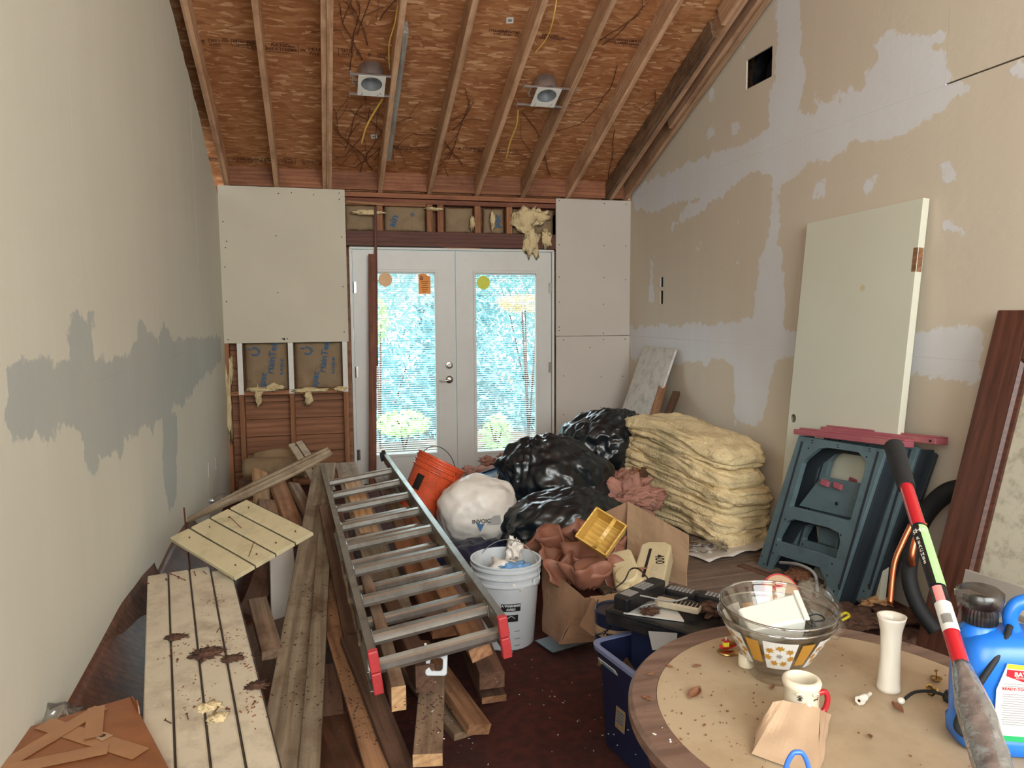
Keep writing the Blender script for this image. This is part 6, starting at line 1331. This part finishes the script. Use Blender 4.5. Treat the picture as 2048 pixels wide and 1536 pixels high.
# nozzle
a, b = tp(1718, 1412)+V((0, 0, .011)), tp(1752, 1388)+V((0, 0, .009)); M = frame(a, b-a); t = thing('spray_nozzle', 'white plastic spray nozzle lying left of the vase foot', 'nozzle', M); R90 = Matrix.Rotation(PI/2, 4, 'Y')
mb = MB(); mb.lathe([(.0001, 0), (.0095, 0), (.0095, .008), (.0001, .008)], 6, R90); obj('hex_nut', mb, M_['ceram'], t); mb = MB(); mb.lathe([(.008, .006), (.0085, .01), (.007, .018), (.0075, .022), (.006, .024), (.004, .046), (.0001, .046)], 20, R90); obj('tip', mb, M_['ceram'], t, auto=40); mb = MB(); mb.lathe([(.0001, -.0005), (.003, -.0005)], 10, R90); obj('bore', mb, M_['black'], t)
for i, (u, v, ang) in enumerate(((1872, 1362, 0), (1857, 1388, 1.1))):
    q = tp(u, v); t = thing('brass_candle_clip', ('brass clip standing upright with its spike, right of the vase', 'brass clip tipped on its side by the black hose')[i], 'clip', Matrix.Translation(q+V((0, 0, .001+.008*i))) @ Matrix.Rotation(ang, 4, 'X'))
    mb = MB(); mb.lathe([(.0001, .001), (.009, .001), (.012, .005), (.012, .006), (.008, .003), (.0001, .003)], 20, fn=lambda a, z: 1+.06*math.cos(8*a)); obj('drip_cup', mb, M_['brass'], t, smooth=True); mb = MB(); mb.tube([(0, 0, .003), (0, 0, .022)], .0012, 6); mb.lathe([(.0001, .022), (.003, .022), (.003, .024), (.0001, .024)], 8); obj('spike', mb, M_['brass'], t)
t = thing('sprayer_wand', 'black hose with a white tip lying on the table left of the sprayer', 'hose', I4)
mb = MB(); mb.tube(smooth_path([tp(1806, 1408)+V((0, 0, .008)), tp(1828, 1396)+V((0, 0, .012)), tp(1860, 1392)+V((0, 0, .01)), tp(1895, 1400)+V((0, 0, .008))], 6), .0032, 10); obj('hose', mb, M_['rubber'], t, smooth=True)
vs, fs = ico(2); mb = MB(); mb.add([(v_.x*.008, v_.y*.007, v_.z*.007) for v_ in vs], fs, Matrix.Translation(tp(1802, 1409)+V((0, 0, .008)))); obj('white_tip', mb, M_['ceram'], t, smooth=True)
mb = MB(); mb.lathe([(.0001, 0), (.014, 0), (.016, .006), (.012, .018), (.0001, .02)], 16, Matrix.Translation(tp(1902, 1402))); obj('hose_fitting', mb, M_['blk'], t, smooth=True)
# dry leaves
for i, (u, v, s, l) in enumerate(((1390, 1392, .022, 'curled dry leaf on the tan top near the left rim'), (1795, 1420, .016, 'thin curled leaf below the black hose'), (1340, 1336, .008, 'small leaf scrap near the left rim of the table'), (1395, 1335, .010, 'twig scrap left of the boat ornament'), (1740, 1476, .008, 'small brown crumb in front of the nozzle'), (1293, 1400, .012, 'leaf scrap on the wooden rim at the left'), (1301, 1352, .008, 'brown crumb on the wooden rim further back'), (1544, 1378, .008, 'small crumb by the foot of the bowls'))):
    mb = MB(); mb.grid(lambda a, b: ((a-.5)*2*s, (b-.5)*s*1.1*math.sin(PI*min(.97, max(.03, a))), .003+s*.35*abs(b-.5)*2*(.3+a)+.001*n3(a*5, b*5, i)), 10, 6); tag(obj('dry_leaf', mb, M_['leafd'], None, Matrix.Translation(tp(u, v)) @ Matrix.Rotation(.6+i*.9, 4, 'Z'), smooth=True, solid=.0006, fix=False), l, 'leaf', 'dry leaves and scraps on the table')
rd = random.Random(8); mb = MB()
for k in range(170):
    a = rd.uniform(0, 2*PI); r = TR_*math.sqrt(rd.random())*.97; x, y = r*math.cos(a), r*math.sin(a)
    if rd.random() < .5: x, y = -.25+rd.gauss(0, .09), .0+rd.gauss(0, .12)
    if math.hypot(x, y) > TR_*.97: continue
    s = rd.uniform(.0007, .0022); mb.box(0, 0, 0, s*2, s, s, T(TC.x+x, TC.y+y, TZ+s/2, rz=rd.uniform(0, 3)))
tag(obj('table_crumbs', mb, M_['leafd']), 'fine brown crumbs scattered on the round table', 'crumbs', None, 'stuff')
# crumbs on the lumber pile
def crumbs(label, pts, n, sp, m, s0, s1, seed):
    rd = random.Random(seed); mb = MB(); dgv = bpy.context.evaluated_depsgraph_get()
    for k in range(n):
        u, v, d = pts[rd.randrange(len(pts))]; q = P(u+rd.gauss(0, sp), v+rd.gauss(0, sp), d=d)
        ok, loc, nor, idx, ob_, mt = S.ray_cast(dgv, C0, (q-C0).normalized())
        if not ok or loc.z > 1.0 or (loc-C0).length > 4: continue
        s = rd.uniform(s0, s1); mb.box(0, 0, 0, s*rd.uniform(1, 3.5), s, s*.6, Matrix.Translation(loc+nor*s*.2) @ Matrix.Rotation(rd.uniform(0, 3), 4, 'Z') @ Matrix.Rotation(rd.uniform(-.4, .4), 4, 'Y'))
    o = obj('loose_debris', mb, M_[m]); tag(o, label, 'debris', None, 'stuff'); return o
bpy.context.view_layer.update()
crumbs('brown bark crumbs scattered over the long cream beadboard panel', [(345, 1300, 2), (400, 1310, 2), (430, 1295, 2), (460, 1290, 2), (500, 1330, 2), (515, 1300, 2), (430, 1200, 2), (390, 1400, 2), (500, 1400, 2)], 300, 18, 'leafd', .0008, .0035, 3)
crumbs('brown dirt crumbs scattered over the ladder, planks and beams', [(590, 1290, 2), (600, 1400, 2), (700, 1420, 2), (860, 1400, 2), (690, 1350, 2), (640, 1200, 2), (740, 1430, 2), (860, 1460, 2)], 420, 26, 'dirt', .001, .004, 4)
crumbs('pale wood chips and lint scattered over the red carpet and pile', [(1080, 1380, 2), (1000, 1400, 2), (1150, 1450, 2), (900, 1430, 2), (1280, 1500, 2)], 60, 45, 'white', .001, .003, 5)
q = P(1275, 1500, z=0.001); mb = MB(); mb.grid(lambda a, b: ((a-.5)*.06, (b-.5)*.045*math.sin(PI*max(.05, min(.95, a))), .004+.012*abs(b-.5)), 8, 5); tag(obj('pale_leaf', mb, M_['beige'], None, Matrix.Translation(q), smooth=True, solid=.001, fix=False), 'pale leaf lying on the dark red carpet beneath the table', 'leaf')
for i, (u, v, d, s) in enumerate(((420, 1415, 1.98, .022), (436, 1438, 1.93, .02))):
    o = fluff('yellow_foam_tuft', P(u, v, d=d), s*1.2, s, s*.5, i*3+2, sub=3, amp=.9, fr=3); tag(o, ('upper yellow foam tuft on the long beadboard panel', 'lower yellow foam tuft on the long beadboard panel')[i], 'foam', 'yellow foam tufts on the beadboard')

for i, (u, v, s, l) in enumerate(((352, 1275, .020, 'brown debris clump on the first plank of the long beadboard panel'), (412, 1308, .030, 'largest brown debris clump, in the middle of the long beadboard panel'), (466, 1318, .020, 'brown debris clump by the third groove of the long beadboard panel'), (512, 1372, .018, 'brown debris clump near the right edge of the long beadboard panel'))):
    r = ray(u, v).normalized(); ok, loc, nor, ix, ob_, mt_ = S.ray_cast(bpy.context.evaluated_depsgraph_get(), C0, r)
    o = fluff('debris_clump', loc+V((0, 0, .002)), s*1.3, s, s*.22, i*5+3, m='dirt', sub=4, amp=1.1, fr=4); tag(o, l, 'debris', 'brown debris clumps on the beadboard panel')

# ---------------- blue sprayer ----------------
JX = V((.92, -.40, 0)).normalized(); jb = tp(1930, 1512)+JX*.105+V((.40, .92, 0))*.058; JM = frame(jb, JX)
t = thing('sprayer_jug', 'blue plastic sprayer jug with a white product label at the right edge', 'sprayer', JM)
def sup(a, rx, ry, e): c_, s_ = math.cos(a), math.sin(a); return (math.copysign(abs(c_)**e, c_)*rx, math.copysign(abs(s_)**e, s_)*ry)
mb = MB(); rs = []
JW = .105
for z, rx, ry in ((0, JW-.012, .05), (.006, JW, .058), (.03, JW+.002, .06), (.034, JW-.003, .056), (.10, JW-.001, .059), (.165, JW-.001, .059), (.19, JW-.008, .054), (.205, JW-.025, .045), (.212, JW-.05, .03)):
    rs.append([(*sup(2*PI*j/48, rx, ry, .55), z) for j in range(48)])
mb.rings(rs); obj('tank', mb, M_['bluep'], t, smooth=True)
nx = -.062
mb = MB(); mb.lathe([(.034, .165), (.034, .205), (.026, .212), (.024, .222)], 32, T(nx, .012, 0), capa=True, capb=True); obj('neck', mb, M_['bluep'], t, smooth=True)
mb = MB(); mb.lathe([(.0001, .218), (.027, .218), (.028, .222), (.028, .240), (.024, .246), (.0001, .246)], 60, T(nx, .012, 0), fn=lambda a, z: 1+.03*(1 if math.cos(30*a) > 0 else -1)); obj('screw_cap', mb, M_['blk'], t, auto=30)
mb = MB(); mb.lathe([(.034, .238), (.038, .262), (.038, .276), (.030, .282), (.0001, .284)], 40, T(nx-.002, .012, 0)); obj('clear_dome', mb, M_['smoke'], t, smooth=True)
mb = MB(); mb.lathe([(.0001, .246), (.018, .248), (.020, .262), (.0001, .266)], 24, T(nx, .012, 0)); obj('pump_knob', mb, M_['blk'], t, smooth=True)
mb = MB(); mb.tube(smooth_path([(-.008, 0, .205), (-.018, 0, .235), (-.004, 0, .262), (.04, 0, .270), (.085, 0, .262), (.098, 0, .235), (.09, 0, .205)], 8), .0125, 14); obj('carry_handle', mb, M_['bluep'], t, smooth=True)
mb = MB(); mb.lathe([(.0001, .0), (.013, .0), (.015, -.006), (.015, -.010)], 20, T(.045, -.052, .175) @ Matrix.Rotation(-PI/2, 4, 'X') @ Matrix.Rotation(PI, 4, 'X')); obj('relief_valve', mb, M_['blk'], t, smooth=True)
mb = MB(); mb.tube(smooth_path([(nx+.04, -.01, .222), (nx+.01, -.045, .19), (nx-.03, -.06, .13), (nx-.055, -.05, .06), (nx-.045, -.045, .035), (nx-.02, -.055, .03)], 8), .0055, 10); obj('spray_hose', mb, M_['rubber'], t, smooth=True)
lab = plate([(-.075, -.062), (.10, -.062), (.10, .07), (-.06, .078), (-.075, .03)], [], .0012); LMx = Matrix.Translation((.012, -.0615, .098)) @ Matrix.Rotation(PI/2, 4, 'X'); L0 = obj('product_label', lab, M_['wlabel'], t, LMx)
L0['label'] = 'white product label'
def lp_(name, pts, m, z=.0013): mb = MB(); mb.prism(pts, .0003, None, z); return obj(name, mb, M_[m], L0)
lp_('yellow_band', [(-.061, .070), (.10, .062), (.10, .07), (-.06, .078)], 'yellow'); lp_('green_band', [(-.066, -.062), (.10, -.062), (.10, -.052), (-.07, -.052)], 'pgreen'); lp_('red_badge', [(-.060, .068), (-.012, .066), (-.012, .054), (-.034, .047), (-.061, .056)], 'pred'); lp_('yellow_box', [(-.008, -.035), (.008, -.036), (.009, .022), (-.007, .023)], 'yellow'); 
text('BAYER', .0105, M_['wlabel'], L0, T(-.033, .060, .002), bold=.0004); text('ADVANCED', .005, M_['wlabel'], L0, T(-.033, .0535, .002)); text('BRUSH', .014, M_['pblk'], L0, T(.022, .049, .0016), bold=.0006); text('KILLER', .014, M_['pblk'], L0, T(.068, .046, .0016), bold=.0006)
text('READY-TO-USE', .007, M_['pred'], L0, T(-.042, .033, .0016), bold=.0003)
mb = MB(); mb.lathe([(.0001, .0018), (.007, .0018)], 20, T(-.016, .029, 0)); obj('yellow_seal', mb, M_['yellow'], L0)
ml = MB(); rl_ = random.Random(4)
for k in range(17): 
    if k != 2: ml.box(-.042+rl_.uniform(-.002, .0), .042-.0042*k-(.006 if k > 1 else 0), .0014, .046+rl_.uniform(-.006, 0), .0012, .0003)
for k in range(20): ml.box(.052, .034-.0042*k, .0014, .07, .0012, .0003)
for k in range(9): ml.box(0, .017-.006*k, .0018, .011, .0016, .0003)
o = obj('fine_print', ml, M_['pgrey'], L0); o['kind'] = 'stuff'
ml = MB(); [ml.box(.012+.0016*k, -.042, .0014, .0006+.0004*(k % 3), .016, .0003) for k in range(16)]; o = obj('barcode', ml, M_['pblk'], L0); o['kind'] = 'stuff'

# ---------------- outside: shrubs beyond the french doors ----------------
M_['lf1'] = leafmat('turquoise_shrub_leaf', '78c0c8', 'b0e2e8'); M_['lf2'] = leafmat('lime_leaf', 'b0dc78', 'd8efb0'); M_['lf3'] = leafmat('pale_yellow_leaf', 'f0c860', 'f8ead0')
mb = MB(); mb.box(1, 14, -.35, 24, 15, .1); o = struct(obj('yard_ground', mb, M_['oldfloor']))
def shrub(label, c, s, n, m, ls, seed):
    rd = random.Random(seed); mb = MB()
    for k in range(n):
        p = V((rd.gauss(0, 1), rd.gauss(0, 1), rd.gauss(0, 1))); p = p.normalized()*(.45+.55*rd.random()**.5); q = V((p.x*s[0], p.y*s[1], p.z*s[2])); a = V((rd.uniform(-1, 1), rd.uniform(-1, 1), rd.uniform(-1, 1))).normalized(); b = a.orthogonal().normalized(); l = ls*rd.uniform(.5, 1.3)
        mb.add([q-a*l, q+b*l*.4, q+a*l, q-b*l*.4], [(0, 1, 2, 3)])
    t = thing('shrub', label, 'shrub', Matrix.Translation(c), 'shrubs beyond the french doors'); o = obj('foliage', mb, M_[m], t, fix=False); o['kind'] = 'stuff'
    mb = MB(); [mb.tube([(0, 0, -c[2]-.3), (.3*s[0]*math.cos(k*2.1), .3*s[1]*math.sin(k*2.1), 0), (.6*s[0]*math.cos(k*2.1), .5*s[1], .5*s[2])], [.014, .01, .004], 6) for k in range(3)]; obj('stem', mb, M_['vine'], t, smooth=True)
shrub('dense turquoise shrub seen through the left door glass', (.9, 10.6, 1.2), (1.6, 1.1, 2.3), 13000, 'lf1', .075, 1)
shrub('dense turquoise shrub seen through the right door glass', (3.2, 10.9, 1.3), (1.8, 1.1, 2.3), 13000, 'lf1', .075, 2)
shrub('lime green sprig at the left edge of the left door glass', (.72, 9.4, 1.35), (.14, .2, .3), 260, 'lf2', .05, 3)
shrub('low lime shrub at the bottom of the left door glass', (1.0, 9.2, .05), (.35, .3, .16), 450, 'lf2', .05, 4)
shrub('yellowing branch at the top of the right door glass', (2.75, 9.6, 1.55), (.45, .3, .12), 300, 'lf3', .06, 5)
shrub('lime shrub at the bottom of the right door glass', (2.15, 9.0, -.1), (.2, .3, .25), 300, 'lf2', .05, 6)
